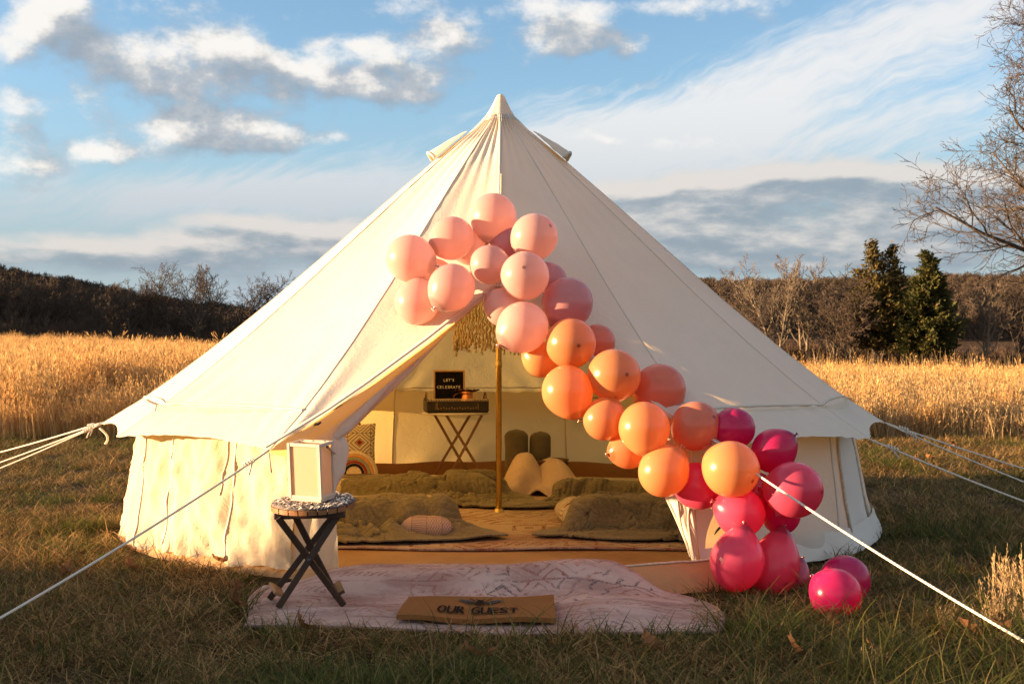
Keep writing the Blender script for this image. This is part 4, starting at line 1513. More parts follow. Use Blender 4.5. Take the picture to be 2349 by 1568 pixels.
def lip(s_, t):
    a = lerp(-27, 28, s_)
    r = lerp(2.34, 2.84, t)
    base = .034
    ridge = lerp(.050, .092, smst(s_, .35, .95)) * exp(-((t - .66) / .20) ** 2)
    z = base * (1 - smst(t, .8, 1)) + ridge + .003
    z += .014 * fbm(a * .09, t * 3.0, 4, 3) * smst(t, .05, .3) + .009 * fbm(a * .4, t * 7, 9, 3) * smst(t, .3, .6)
    r += .02 * fbm(a * .15, 1, 3, 2)
    r = lerp(2.36, r, smst(s_, 0, .16))
    z *= lerp(.4, 1, smst(s_, 0, .16))
    rr = r * lerp(1, cos(radians(a)) ** -.35, .6)
    return pol(a, rr, max(.006, z))
mb = MB(); mb.grid(110, 44, lip)
mb.build('door_lip', MAT['ground_sheet'], sheet)
strip('lip_hem', [lip(q / 60, .68) + Vector((0, -.004, .003)) for q in range(30, 61)], .007, .003, MAT['seam'], sheet, lambda p: Vector((0, -.3, .95)))

# ---------------------------------------------------------------- door flaps
Tp = door_edge(-1, TT)
CL = door_edge(-1, 1.0); CR = door_edge(1, 1.0)
Bp = at(778, 1006, 6.33)
RA = at(1100, 684, 6.86)
def edgeL(q): return door_edge(-1, lerp(TT, 1.0, q)) - Vector((0, 0, .004))
def flap(q, w_):
    e = edgeL(q); b = RA.lerp(Bp, q)
    p = e.lerp(b, w_)
    bul = sin(pi * w_) * q
    p += Vector((-.02, .05, -.09)) * bul * .9
    p += Vector((0, .03, .02)) * sin(w_ * 12 + q * 5) * .5 * q * smst(w_, 0, .3)
    p += Vector((0, .02, -.02)) * fbm(q * 5, w_ * 4, 1, 3)
    return p
mb = MB(); mb.grid(50, 24, flap)
mb.build('door_flap', MAT['canvas_flap_glow'], tent)
# rolled edge of the flap and the bunch hanging under it
mb = MB()
def roll(i, t):
    c = RA.lerp(Bp, t) + Vector((-.035, -.01, .012)) * t
    d = (Bp - RA).normalized(); x = d.orthogonal().normalized(); y = d.cross(x)
    a = i * 2 * pi
    r = lerp(.008, .055, t ** 1.1) * (1 + .22 * sin(a * 3 + t * 7) + .15 * fbm(a, t * 6, 2, 2)) * (1 - .35 * smst(t, .93, 1))
    return c + (x * cos(a) + y * sin(a)) * r
mb.grid(28, 50, roll)
mb.build('rolled_edge', MAT['canvas'], tent)
mb = MB()
def bunch(i, t):
    a = i * 2 * pi
    c = Bp.lerp(at(765, 1140, 6.3), t) + Vector((-.02, 0, .03))
    r = lerp(.035, .060, smst(t, 0, .25)) * (1 - .5 * smst(t, .6, 1.0))
    r *= 1 + .25 * cos(a * 4 + t * 3) + .1 * fbm(cos(a), sin(a), t * 4, 2)
    return c + Vector((cos(a) * r * 1.1, sin(a) * r * .8, 0))
mb.grid(32, 24, bunch)
mb.build('gathered_cloth', MAT['canvas'], tent)
mb = MB(); c_ = at(729, 972, 6.18) + Vector((0, -.02, 0))
mb.tube([c_ + Vector((-.018, 0, -.006)), c_ + Vector((-.006, -.008, .002)), c_ + Vector((.006, -.008, .0)), c_ + Vector((.018, 0, .010))], [.005, .007, .006, .005], 8)
mb.build('toggle', MAT['black'], tent)
# lower half of the left door: a narrow strip of wall tied back beside the opening
mb = MB()
def lowL(s_, t):
    a = lerp(-24.3, -17.8, s_); z = lerp(.74, .05, t)
    r = lerp(WT, WB, t) - .10 * s_ * (1 - t) + .03 * sin(s_ * 9 + t * 4) * s_
    narrow = lerp(.25, 1.0, t)
    p = pol(lerp(-24.3, a, narrow), r, z)
    return p + Vector((.02 * fbm(s_ * 3, t * 4, 3, 2), .02 * fbm(s_ * 4, t * 3, 8, 2), 0))
mb.grid(16, 30, lowL)
mb.build('lower_door', MAT['canvas_sun_wall'], tent)
# right door half hangs from the corner towards the inside
mb = MB()
r0 = pol(24.0, WB, .03); r1 = pol(24.0, WT, .80)
e0 = Vector((.935, 6.17, .035)); e1 = Vector((.50, 6.42, .84))
def lowR(s_, t):
    e = e0.lerp(e1, t ** .92) + Vector((.05 * sin(pi * t), 0, 0)); b = r0.lerp(r1, t)
    p = e.lerp(b, s_)
    p += Vector((0, -.035, 0)) * sin(pi * s_) * (1 - .4 * t)
    d = s_ * .5 + t * .8
    p += Vector((.004, -.018, 0)) * sin(d * 11 + 3 * nz(s_ * 2, t * 2)) * .6 * smst(s_, 0, .2) * (1 - smst(s_, .8, 1))
    p += Vector((0, .014, 0)) * fbm(s_ * 4, t * 4, 4, 3)
    return p
mb.grid(30, 40, lowR)
rd = mb.build('lower_door', MAT['canvas'], tent)
for k in (0.36, .74):
    strip('door_seam', [lowR(min(1, max(0, k - .34 + .7 * q / 16)), .08 + .62 * q / 16) + Vector((0, -.004, 0)) for q in range(17)], .007, .003, MAT['seam'], rd, lambda p: Vector((0, -1, 0)))

# inside: arch of the rear window zip, wall pocket, seam above the wall
mb = MB()
def inner(a, r, z): return pol(a, r, z)
pts = []
for q in range(21):
    th = pi * q / 20
    pts.append(inner(-134 - 15 * cos(th), 2.30, .18 + .60 * sin(th) ** .6 if 0 < q < 20 else .18))
strip('rear_window_zip', pts, .026, .006, MAT['binding'], tent, lambda p: (ctr - Vector((p.x, p.y, 0))).normalized())
pk = [(166.5, .77), (159.0, .77), (159.0, .58), (166.5, .58), (166.5, .77)]
def pkt(a, z): return inner(a, 2.315, z)
pts = []
for (a, z), (b, y) in zip(pk, pk[1:]):
    for q in range(8): pts.append(pkt(lerp(a, b, q / 8), lerp(z, y, q / 8)))
strip('pocket_edge', pts + [pkt(*pk[0])], .005, .004, MAT['binding'], tent, lambda p: (ctr - Vector((p.x, p.y, 0))).normalized())
mb = MB(); mb.grid(8, 8, lambda i, j: inner(lerp(159, 166.5, i), 2.325, lerp(.58, .77, j)))
mb.build('pocket', MAT['seam_tape'], tent)

# ---------------------------------------------------------------- pole, ropes
o = thing('tent_pole', (TX - .012, TY, .036), 'brass coloured centre pole standing on the rug inside the tent', 'pole')
mb = MB(); mb.lathe([(.0205, .012), (.0205, 1.45), (.0205, 2.86)], (TX - .012, TY, .036), 20); mb.build('shaft', MAT['brass'], o)
mb = MB(); mb.lathe([(.0232, 1.02), (.0240, 1.025), (.0240, 1.06), (.0225, 1.066)], (TX - .012, TY, .036), 20); mb.build('joint_sleeve', MAT['brass'], o)
mb = MB(); mb.lathe([(.055, .0), (.055, .008), (.032, .012), (.028, .035), (.023, .036)], (TX - .012, TY, .036), 24); mb.build('foot_plate', MAT['brass'], o)

def guy(a, b, label, slider=.12, loop=False):
    a = Vector(a); b = Vector(b)
    b.z = G(b.x, b.y) + .02
    o = thing('guy_rope', b, label, 'rope', 'white guy ropes of the tent')
    L_ = (b - a).length
    pts = []
    for q in range(41):
        f = q / 40
        p = a.lerp(b, f); p.z -= .035 * L_ / 3 * 4 * f * (1 - f)
        pts.append(p)
    mb = MB(); mb.tube(pts, .0055, 8); mb.build('rope', MAT['rope'], o)
    d = (b - a).normalized(); q = a + d * slider
    x = d.orthogonal().normalized(); y = d.cross(x)
    mb = MB()
    for k in range(4):
        c = q + d * (.018 * k)
        mb.tube([c + x * .010 * cos(t) + y * .010 * sin(t) + d * .002 * t for t in [i * .7 for i in range(10)]], .0042, 6)
    mb.tube([q, q + Vector((.01, 0, -.02)) + d * .03, q + Vector((.015, -.01, -.05)) + d * .05], .0045, 6)
    mb.build('knot', MAT['rope'], o)
    mb = MB()
    mb.tube([b + Vector((0, 0, .05)) - d * .01, b + Vector((0, 0, -.10)) + Vector((-d.x, -d.y, 0)) * .10], .005, 6)
    mb.tube([b + Vector((0, 0, .05)) - d * .01, b + Vector((0, 0, .06)) + d * .03, b + Vector((0, 0, .045)) + d * .045], .005, 6)
    mb.build('peg', MAT['iron'], o)
    return o
CLx = seam(-24, 2.74, 1.0); CRx = seam(24, 2.74, 1.0)
LL = seam(-87, 2.74, 1.0)
guy(CLx, (-2.13, 4.36, 0), 'white guy rope crossing in front of the sunlit wall, tied at the front corner')
guy(CRx, (1.96, 4.24, 0), 'bright white guy rope running from the balloons down to the lower corner of the picture')
guy(LL, at(-250, 1177, 8.78), 'lowest of three guy ropes tied to the sunlit eave tip', .08)
guy(LL, at(-300, 1164, 9.1), 'middle one of three guy ropes tied to the sunlit eave tip', .06)
guy(LL + Vector((0, .03, .01)), at(-350, 1116, 10.6), 'upper of three guy ropes tied to the sunlit eave tip', .10)
guy(seam(50, 2.70, 1.0), (3.73, 6.85, 0), 'guy rope over the shaded lawn, tied to the eave corner above the arched window', .10)
R95 = seam(91, 2.69, 1.0)
guy(R95, (4.65, 8.0, 0), 'upper of two thin guy ropes fanning from the outermost shaded eave tip', .10)
guy(R95, (4.10, 8.06, 0), 'lower of two thin guy ropes fanning from the outermost shaded eave tip', .16)
# hanging cord loop at the sunlit tip
mb = MB()
q0 = LL + Vector((.02, -.02, -.005))
mb.tube([q0 + Vector((-.02 + .055 * sin(t * 2.4), 0, -.02 - .11 * t)) for t in [i / 10 for i in range(11)]], .008, 8)
mb.build('tie_cord', MAT['rope'], tent)
mb = MB()
q0 = CLx + Vector((.0, 0, -.01))
mb.tube([q0, q0 + Vector((.006, 0, -.05)), q0 + Vector((.012, .005, -.10))], .004, 6)
mb.build('tie_cord', MAT['seam'], tent)
# ================================================================ balloons
def balloon_mesh(egg):
    mb = MB()
    nu, nv_ = 40, 26
    prof_ = []
    for j in range(nv_ + 1):
        th = pi * j / nv_
        z = cos(th); r = sin(th)
        if z < 0:                      # slight taper towards the neck
            r *= 1 - egg * .16 * (-z) ** 2.2
            z *= 1 + egg * .10 * (-z) ** 2
        prof_.append((max(r, .0), z))
    prof_[0] = (.001, 1.012); prof_[-1] = (.012, prof_[-1][1] - .03)
    prof_[-2] = (prof_[-2][0] * .62, prof_[-2][1] - .015)
    mb.lathe(prof_[::-1], (0, 0, 0), nu)
    return mb
kmb = MB()
kmb.lathe([(.012, -1.02), (.055, -1.06), (.075, -1.09), (.050, -1.12), (.035, -1.15), (.075, -1.20), (.105, -1.23), (.085, -1.235)], (0, 0, 0), 14)
BMESH = {}; KMESH = {}
def balloon(u, v, rad, Y, colr, label, face=None, ry=1.0, egg=1.0, lay=None):
    """face: direction the dark tip points to, in (right, towards the camera, up)"""
    R_ = rad / F * Y
    key = (colr, egg)
    if key not in BMESH:
        me = balloon_mesh(egg).mesh('balloon'); me.materials.append(BM[colr]); BMESH[key] = me
        km = kmb.mesh('knot'); km.materials.append(BM[colr]); KMESH[key] = km
    o = bpy.data.objects.new('balloon', BMESH[key]); C.objects.link(o)
    o.location = at(u, v, Y)
    h = (int(u * 7 + v * 13) % 97) / 97
    if face is None:                   # knots point into the garland, tips outwards
        face = (cos(6.28 * h) * .9, -.35 + .3 * h, sin(6.28 * h) * .9)
    d = Vector((face[0], -face[1], face[2])).normalized()
    o.rotation_mode = 'QUATERNION'
    o.rotation_quaternion = d.to_track_quat('Z', 'Y')
    # along its own axis the balloon is a little longer than wide
    o.scale = (R_ * .985, R_ * .985, R_ * (1.03 if ry == 1.0 else ry))
    tag(o, label, 'balloon', 'balloons of the garland round the tent door')
    k = bpy.data.objects.new('knot', KMESH[key]); C.objects.link(k); k.parent = o
    return o
B = balloon
B(1131, 499, 55, 7.02, 'pale_pink', 'pale pink balloon at the very top of the garland', (.25, -.2, 1))
B(1036, 547, 51, 6.92, 'pale_pink', 'pale pink balloon just below and beside the topmost one on the sunlit slope')
B(942, 593, 56, 6.80, 'pale_pink', 'pale pink balloon standing out farthest over the sunlit canvas')
B(957, 692, 52, 6.74, 'pale_pink', 'washed out pale balloon at the lower sunlit end, its knot showing on top', (-.2, .2, -1))
B(1035, 660, 55, 6.58, 'pale_pink', 'pale pink balloon resting on the tied-back door edge')
B(1124, 607, 46, 6.72, 'pale_pink', 'pale pink balloon with an angular patch of sun in the middle of the top cluster')
B(1080, 568, 42, 7.06, 'pale_pink', 'pink balloon mostly hidden between the top three balloons')
B(1000, 632, 40, 6.95, 'pale_pink', 'small pink balloon hidden behind the sunlit end of the top cluster')
B(1167, 562, 42, 7.00, 'mauve', 'dusky pink balloon glimpsed behind the top cluster')
B(1225, 544, 55, 6.80, 'pale_pink', 'pink balloon on the shaded side of the top, its dark tip near the rim', (.75, .75, .45))
B(1204, 633, 57, 6.52, 'pale_pink', 'light pink balloon with its faint tip facing us, above another light one', (-.05, 1, .28))
B(1262, 640, 38, 6.80, 'mauve', 'dusky mauve balloon peeping out behind a light pink one')
B(1156, 705, 46, 6.60, 'pale_pink', 'peachy pink balloon half covered, next to the hanging fringe')
B(1198, 751, 60, 6.42, 'pale_pink', 'light pink balloon just above the orange ones')
B(1301, 696, 60, 6.62, 'mauve', 'dusky rose balloon with a narrow wedge of sunlight across it')
B(1309, 787, 59, 6.36, 'orange', 'orange balloon with a dark tip in front, uppermost of the orange ones', (.25, .95, -.1))
B(1370, 786, 42, 6.58, 'coral', 'dark coral balloon half hidden behind the uppermost orange one')
B(1240, 824, 42, 6.52, 'orange', 'orange balloon tucked under the lowest light pink one')
B(1408, 861, 62, 6.24, 'orange', 'big orange balloon whose dark tip shows right of its middle', (.38, .9, .05))
B(1302, 898, 60, 6.24, 'orange', 'orange balloon hanging out into the door opening')
B(1511, 896, 62, 6.36, 'coral', 'large shaded coral balloon behind the orange ones')
B(1386, 960, 49, 6.18, 'orange', 'smaller orange balloon on the inner edge below the big orange ones')
B(1478, 982, 60, 6.05, 'orange', 'plain bright orange balloon in the centre of the garland')
B(1596, 977, 58, 6.12, 'coral', 'coral balloon with a crescent of shadow and its tip near the rim', (.62, .75, .42))
B(1441, 1030, 46, 6.20, 'orange', 'orange balloon half covered at the lower inner edge')
B(1523, 1080, 59, 6.00, 'orange', 'glowing orange balloon lowest over the door opening')
B(1676, 1075, 66, 5.86, 'orange', 'largest orange balloon, right where the bright rope starts', (.62, .75, -.35))
B(1682, 982, 49, 6.10, 'magenta', 'shaded magenta balloon topmost of the dark pink ones')
B(1776, 1033, 52, 6.05, 'magenta', 'shaded magenta balloon under the eave, second from the top')
B(1820, 1123, 66, 5.84, 'hot_pink', 'hot pink balloon crossed by the white rope and its thin shadow', (.8, .55, .0))
B(1598, 1114, 54, 6.10, 'hot_pink', 'deep red pink balloon under the glowing orange one', (-.4, -.5, .6))
B(1735, 1128, 46, 6.06, 'hot_pink', 'hot pink balloon wedged behind the largest orange one')
B(1697, 1175, 57, 5.90, 'hot_pink', 'light hot pink balloon below the largest orange one')
B(1791, 1178, 46, 6.00, 'magenta', 'dark crimson balloon under the rope, its tip at the bottom', (-.1, .35, -1))
B(1691, 1284, 63, 5.74, 'hot_pink', 'big egg-shaped hot pink balloon at the lower front with a bright highlight', (-.25, .25, -1), 1.16, 1.8)
B(1777, 1294, 58, 5.86, 'hot_pink', 'tall egg-shaped hot pink balloon beside the big front one', (-.3, .25, -1), 1.33, 1.8)
B(1815, 1328, 44, 6.00, 'hot_pink', 'crimson balloon leaning out behind the tall egg-shaped one', (-.6, .2, -1), 1.1, 1.5)
B(1916, 1362, 60, 5.32, 'magenta', 'magenta balloon lying on the grass in front of the tent corner', (.5, .7, -.4))
B(1937, 1330, 58, 5.66, 'magenta', 'magenta balloon on the grass behind the other one, touching the tent foot')
# ================================================================ things at the door
def rect_quad(poly, u, v):
    """bilinear on back-left, back-right, front-right, front-left"""
    bl, br, fr_, fl_ = [Vector((p[0], p[1], 0)) for p in poly]
    return bl.lerp(br, u).lerp(fl_.lerp(fr_, u), v)

def rug_pt(u, v):
    # outline: straight back over the lip, rounded far end, slightly wavy front edge
    p = rect_quad([(-1.20, 6.00), (.70, 6.00), (.84, 4.86), (-1.13, 4.98)], u, v)
    p.x += .16 * smst(u, .7, 1) * sin(pi * min(1, v * 1.0)) - .06 * smst(u, 0.9, 1) * (1 - v)
    p.x -= .03 * sin(v * 5) * (1 - u)
    p.y += .05 * sin(u * 7 + .6) * v - .05 * smst(u, .75, 1) * (1 - v) ** 2 * 3
    p.y -= .10 * (1 - smst(u, 0, .14)) * (1 - v)
    z0 = .022 + G(p.x, p.y) * .8; z = z0
    # runs up over the lip of the ground sheet
    z += .085 * smst(p.y, 5.55, 5.86) * smst(u, .0, .25)
    z += .050 * exp(-((p.y - 5.72 - .16 * (u - .4)) / .13) ** 2) * (.4 + .8 * smst(u, .35, .8))
    z += .028 * exp(-((p.y - 5.25 + .2 * u) / .14) ** 2) * (1 - smst(u, .25, .5))
    z += .035 * exp(-((u - .78) / .10) ** 2) * smst(v, .1, .6) + .022 * sin(u * 15 + v * 3) * (.2 + .6 * v) * .5
    z += .018 * fbm(p.x * 3, p.y * 3, 6, 3)
    e = min(u, 1 - u) * 1.9
    z = z0 + (z - z0) * smst(min(e, (1 - v) * 1.1), -.02, .30)
    p.z = max(.022, z)
    return p
mb = MB(); mb.grid(150, 90, rug_pt)
rug = one(mb, 'outdoor_rug', MAT['rug_out'], (0, 5.45, 0), 'faded pink and grey patterned rug spread on the grass before the tent door', 'rug')
rug.modifiers.new('thick', 'SOLIDIFY').thickness = .012
rug.modifiers['thick'].offset = 1

def rug_z(x, y):
    best = None
    for i in range(0, 61):
        for j in range(0, 41):
            pass
    return 0
RG = [(rug_pt(i / 75, j / 45)) for i in range(76) for j in range(46)]
RGa = np.array([(p.x, p.y, p.z) for p in RG])
def rug_h(x, y):
    d = (RGa[:, 0] - x) ** 2 + (RGa[:, 1] - y) ** 2
    w_ = np.exp(-d / .006)
    return float((RGa[:, 2] * w_).sum() / (w_.sum() + 1e-12)) if w_.sum() > 1e-6 else float(RGa[d.argmin(), 2])

# door mat
def mat_xy(u, v):
    p = rect_quad([(-.455, 5.37), (.185, 5.40), (.180, 4.985), (-.475, 5.02)], u, v)
    return p
def mat_pt(u, v, lift=0.0):
    p = mat_xy(u, v)
    z = 0
    for du in (-.06, 0, .06):
        q = mat_xy(min(1, max(0, u + du)), min(1, max(0, v)))
        z += rug_h(q.x, q.y) / 3
    p.z = z + .032 + .006 * sin(u * 9.5 + .6) * smst(v, .5, 1) + .010 * smst(v, .2, 0) + lift
    return p
mat = thing('door_mat', (-.14, 5.19, 0), 'brown coir door mat with a black bee and lettering on the pink rug', 'door mat')
mb = MB()
nu, nw = 60, 34
mb.grid(nu, nw, lambda u, v: mat_pt(u, v))
k0 = len(mb.v)
rim = [(i / nu, 0) for i in range(nu + 1)] + [(1, j / nw) for j in range(1, nw + 1)] + [(1 - i / nu, 1) for i in range(1, nu + 1)] + [(0, 1 - j / nw) for j in range(1, nw)]
for (u, v) in rim:
    p = mat_pt(u, v); mb.v.append(tuple(p)); mb.v.append((p.x, p.y, p.z - .020))
n = len(rim)
for i in range(n):
    a = k0 + 2 * i; b = k0 + 2 * ((i + 1) % n)
    mb.f.append((a, a + 1, b + 1, b))
mb.build('pile', MAT['coir'], mat)
def text_mesh(body, size, extrude=0.0, space=1.0):
    cu = bpy.data.curves.new('lettering', 'FONT')
    cu.body = body; cu.size = size; cu.align_x = 'CENTER'; cu.resolution_u = 3
    cu.space_character = space; cu.extrude = extrude
    ob = bpy.data.objects.new('lettering_tmp', cu); C.objects.link(ob)
    bpy.context.view_layer.update()
    me = bpy.data.meshes.new_from_object(ob.evaluated_get(bpy.context.evaluated_depsgraph_get()))
    bpy.data.objects.remove(ob); bpy.data.curves.remove(cu)
    return me
def map_mat(pts2, lift=.004):
    """flat drawing (metres from the mat's centre) -> onto the mat"""
    out = []
    for (x, y) in pts2:
        out.append(mat_pt(.5 + x / .645, .5 - y / .375, lift))
    return out
def dense(me, name, mt, parent, fn, bold=0.0):
    import bmesh
    bm = bmesh.new(); bm.from_mesh(me)
    bmesh.ops.triangulate(bm, faces=bm.faces[:])
    for _ in range(2):
        es = [e for e in bm.edges if e.calc_length() > .03]
        if es: bmesh.ops.subdivide_edges(bm, edges=es, cuts=1)
        bmesh.ops.triangulate(bm, faces=bm.faces[:])
    off = Vector(parent['_o'])
    for vtx in bm.verts:
        vtx.co = fn(vtx.co) - off
    m2 = bpy.data.meshes.new(name); bm.to_mesh(m2); bm.free()
    m2.materials.append(mt)
    o = bpy.data.objects.new(name, m2); C.objects.link(o); o.parent = parent
    o['_o'] = list(off); keys.append(o)
    return o
# letters one by one, widened like the mat's lettering
def mat_letters(word, x0, wch, h, y0):
    x = x0
    for ch in word:
        if ch == ' ':
            x += wch * .55; continue
        me = text_mesh(ch, h * 1.38)
        xs = [q.co.x for q in me.vertices]; a, b = min(xs), max(xs)
        tw = wch * (.86 if ch not in 'I' else .3)
        for (dx_, dy_) in ((0, 0), (.004, 0), (0, .003)):
            o = dense(me, 'letter', MAT['coir_black'], mat, lambda c: map_mat([(x + (c.x - a) / (b - a) * tw + dx_, y0 + c.y + dy_)], .0065 + dx_ * .1 + dy_ * .15)[0])
            if dx_ or dy_: o.name = 'letter_edge'
        x += wch
mat_letters('OUR GUEST', -.168, .0395, .118, -.125)
# bee: head, striped body, spread wings, legs
mb = MB()
def flat(poly, name, mt, lift=.0065):
    mb = MB()
    c = (sum(p[0] for p in poly) / len(poly), sum(p[1] for p in poly) / len(poly))
    pts = map_mat([(p[0] * 1.15, BY + (p[1] - BY) * 1.25) for p in [c] + list(poly)], lift)
    mb.add(pts, [(0, i + 1, (i + 1) % len(poly) + 1) for i in range(len(poly))])
    return mb.build(name, mt, mat, smooth=False)
def ell(cx_, cy_, rx_, ry_, n=18, rot=0.0):
    return [(cx_ + rx_ * cos(t) * cos(rot) - ry_ * sin(t) * sin(rot), cy_ + rx_ * cos(t) * sin(rot) + ry_ * sin(t) * cos(rot)) for t in [2 * pi * i / n for i in range(n)]]
BY = .074
flat(ell(0, BY + .036, .013, .010), 'bee_head', MAT['coir_black'])
flat(ell(0, BY + .014, .019, .015), 'bee_chest', MAT['coir_black'])
for k in range(4):
    yy = BY - .008 - k * .013; ww = (.021, .022, .018, .010)[k]
    flat([(-ww, yy + .004), (ww, yy + .004), (ww * .92, yy - .004), (-ww * .92, yy - .004)], 'bee_stripe', MAT['coir_black'])
for sg in (-1, 1):
    flat([(sg * .016, BY + .016), (sg * .060, BY + .044), (sg * .085, BY + .046), (sg * .075, BY + .026), (sg * .045, BY + .008)], 'bee_wing', MAT['coir_grey'])
    flat([(sg * .016, BY + .008), (sg * .050, BY + .004), (sg * .056, BY - .010), (sg * .035, BY - .010)], 'bee_wing', MAT['coir_grey'])
    for k, (a, b) in enumerate((((.018, .022), (.042, .056)), ((.020, .010), (.046, -.004)), ((.020, -.004), (.040, -.034)))):
        dx_, dy_ = b[0] - a[0], b[1] - a[1]; L_ = sqrt(dx_ * dx_ + dy_ * dy_); nx, ny = -dy_ / L_ * .0025, dx_ / L_ * .0025
        flat([(sg * (a[0] + nx), BY + a[1] + ny), (sg * (b[0] + nx), BY + b[1] + ny), (sg * (b[0] - nx), BY + b[1] - ny), (sg * (a[0] - nx), BY + a[1] - ny)], 'bee_leg', MAT['coir_black'], .0075)
    flat([(sg * .004, BY + .042), (sg * .018, BY + .058), (sg * .020, BY + .056), (sg * .007, BY + .040)], 'bee_feeler', MAT['coir_black'])

# ---------------------------------------------------------------- folding side table with its mat and lantern
tc0 = at(719, 1151, 5.42); ZT = tc0.z
tx_, ty_ = tc0.x, tc0.y
tb = thing('side_table', (tx_, ty_, .04), 'small round dark wooden folding table on crossed legs at the rug corner', 'table')
RT_ = .188
tilt = Matrix.Rotation(radians(5.0), 3, 'X') @ Matrix.Rotation(radians(-1.5), 3, 'Y')
def tp(x, y, z): return Vector((tx_, ty_, ZT)) + tilt @ Vector((x, y, z))
# slats side by side, cut round
ns = 9; wv_ = 2 * RT_ / ns
slat_rot = Matrix.Rotation(radians(8), 3, 'Z')
for i in range(ns):
    x0 = -RT_ + i * wv_ + .0025; x1 = x0 + wv_ - .005
    pts = []
    m_ = 8
    for q in range(m_ + 1):
        x = lerp(x0, x1, q / m_); pts.append((x, sqrt(max(1e-4, RT_ ** 2 - x * x))))
    poly = pts + [(x, -y) for x, y in pts[::-1]]
    mb = MB(); N_ = len(poly)
    mb.add([tp(*(slat_rot @ Vector((x, y, 0)))) for x, y in poly] + [tp(*(slat_rot @ Vector((x, y, -.021)))) for x, y in poly],
           [tuple(range(N_))[::-1], tuple(range(N_, 2 * N_))] + [(j, (j + 1) % N_, N_ + (j + 1) % N_, N_ + j) for j in range(N_)])
    mb.build('slat', MAT['slat_wood'], tb, smooth=False)
for yy in (-.105, .105):
    mb = MB(); mb.bar(tp(-.155, yy, -.0365), tp(.155, yy, -.0365), .026, .031, .003, (0, 1, 0)); mb.build('apron', MAT['dark_wood'], tb, smooth=False)
def gz(x, y): return (rug_h(x, y) if inside(RUG, x, y) else G(x, y) + .01)
def leg(a, b, name='leg'):
    mb = MB(); mb.bar(a, b, .028, .017, .002, (0, 1, 0)); return mb.build(name, MAT['dark_wood'], tb, smooth=False)
# two X frames; the feet stand where the photograph shows them
fFL = at(638, 1405, 5.30); fFR = at(789, 1394, 5.36); fBL = at(618, 1376, 5.52); fBR = at(772, 1366, 5.56)
for f_ in (fFL, fFR, fBL, fBR): f_.z = gz(f_.x, f_.y) + .004
leg(tp(.122, -.088, -.040), fFL); leg(tp(-.135, -.125, -.040), fFR)
leg(tp(.105, .125, -.040), fBL); leg(tp(-.118, .088, -.040), fBR)
a_ = fFL.lerp(tp(.122, -.088, -.04), .14); b_ = fBL.lerp(tp(.105, .125, -.04), .14)
mb = MB(); mb.bar(a_ + Vector((-.026, -.01, 0)), b_ + Vector((-.026, .01, 0)), .052, .014, .002, (.5, 0, 1)); mb.build('brace', MAT['slat_wood'], tb, smooth=False)  # paler than its twin brace: sunlight on it is put into the wood colour
a_ = fFR.lerp(tp(-.135, -.125, -.04), .14); b_ = fBR.lerp(tp(-.118, .088, -.04), .14)
mb = MB(); mb.bar(a_ + Vector((.024, -.008, 0)), b_ + Vector((.024, .01, 0)), .045, .014, .002, (-.5, 0, 1)); mb.build('brace', MAT['dark_wood'], tb, smooth=False)
mid = fFL.lerp(tp(.122, -.088, -.04), .52)
mb = MB(); mb.tube([mid + Vector((0, -.030, 0)), mid + Vector((0, .26, 0))], .006, 8); mb.build('pivot_rod', MAT['iron'], tb)

pm = thing('woven_placemat', tuple(tp(0, 0, .002)), 'round woven placemat of pale and grey strands on the side table', 'placemat')
Rr = random.Random(3)
pale = MB(); dark = MB()
mb = MB(); mb.lathe([(RT_ * .98, .0012), (RT_ * .985, .004), (.001, .0045)], (0, 0, 0), 40)
mb.v = [tuple(tp(*p)) for p in mb.v]; mb.build('backing', MAT['strand_dark'], pm)
for i in range(620):
    a = Rr.uniform(0, 2 * pi); r_ = RT_ * sqrt(Rr.random()) * .985
    an = a + pi / 2 + Rr.choice((-.7, .7)) + Rr.gauss(0, .15); L_ = Rr.uniform(.024, .046)
    c = Vector((r_ * cos(a), r_ * sin(a), .0055 + Rr.random() * .004)); d = Vector((cos(an), sin(an), 0)) * L_ / 2
    if (c + d).length > RT_ * 1.03 or (c - d).length > RT_ * 1.03: continue
    s_ = Vector((-d.y, d.x, 0)).normalized() * .0036
    up = Vector((0, 0, .0055))
    pts = [c - d - s_ * .6, c - d + s_ * .6, c + s_ + up, c - s_ + up, c + d - s_ * .6, c + d + s_ * .6]
    (pale if Rr.random() < .5 else dark).add([tp(*p) for p in pts], [(0, 1, 2, 3), (3, 2, 5, 4)])
tag(pale.build('pale_strands', MAT['strand_pale'], pm, smooth=False), kind='stuff')
tag(dark.build('grey_strands', MAT['strand_dark'], pm, smooth=False), kind='stuff')

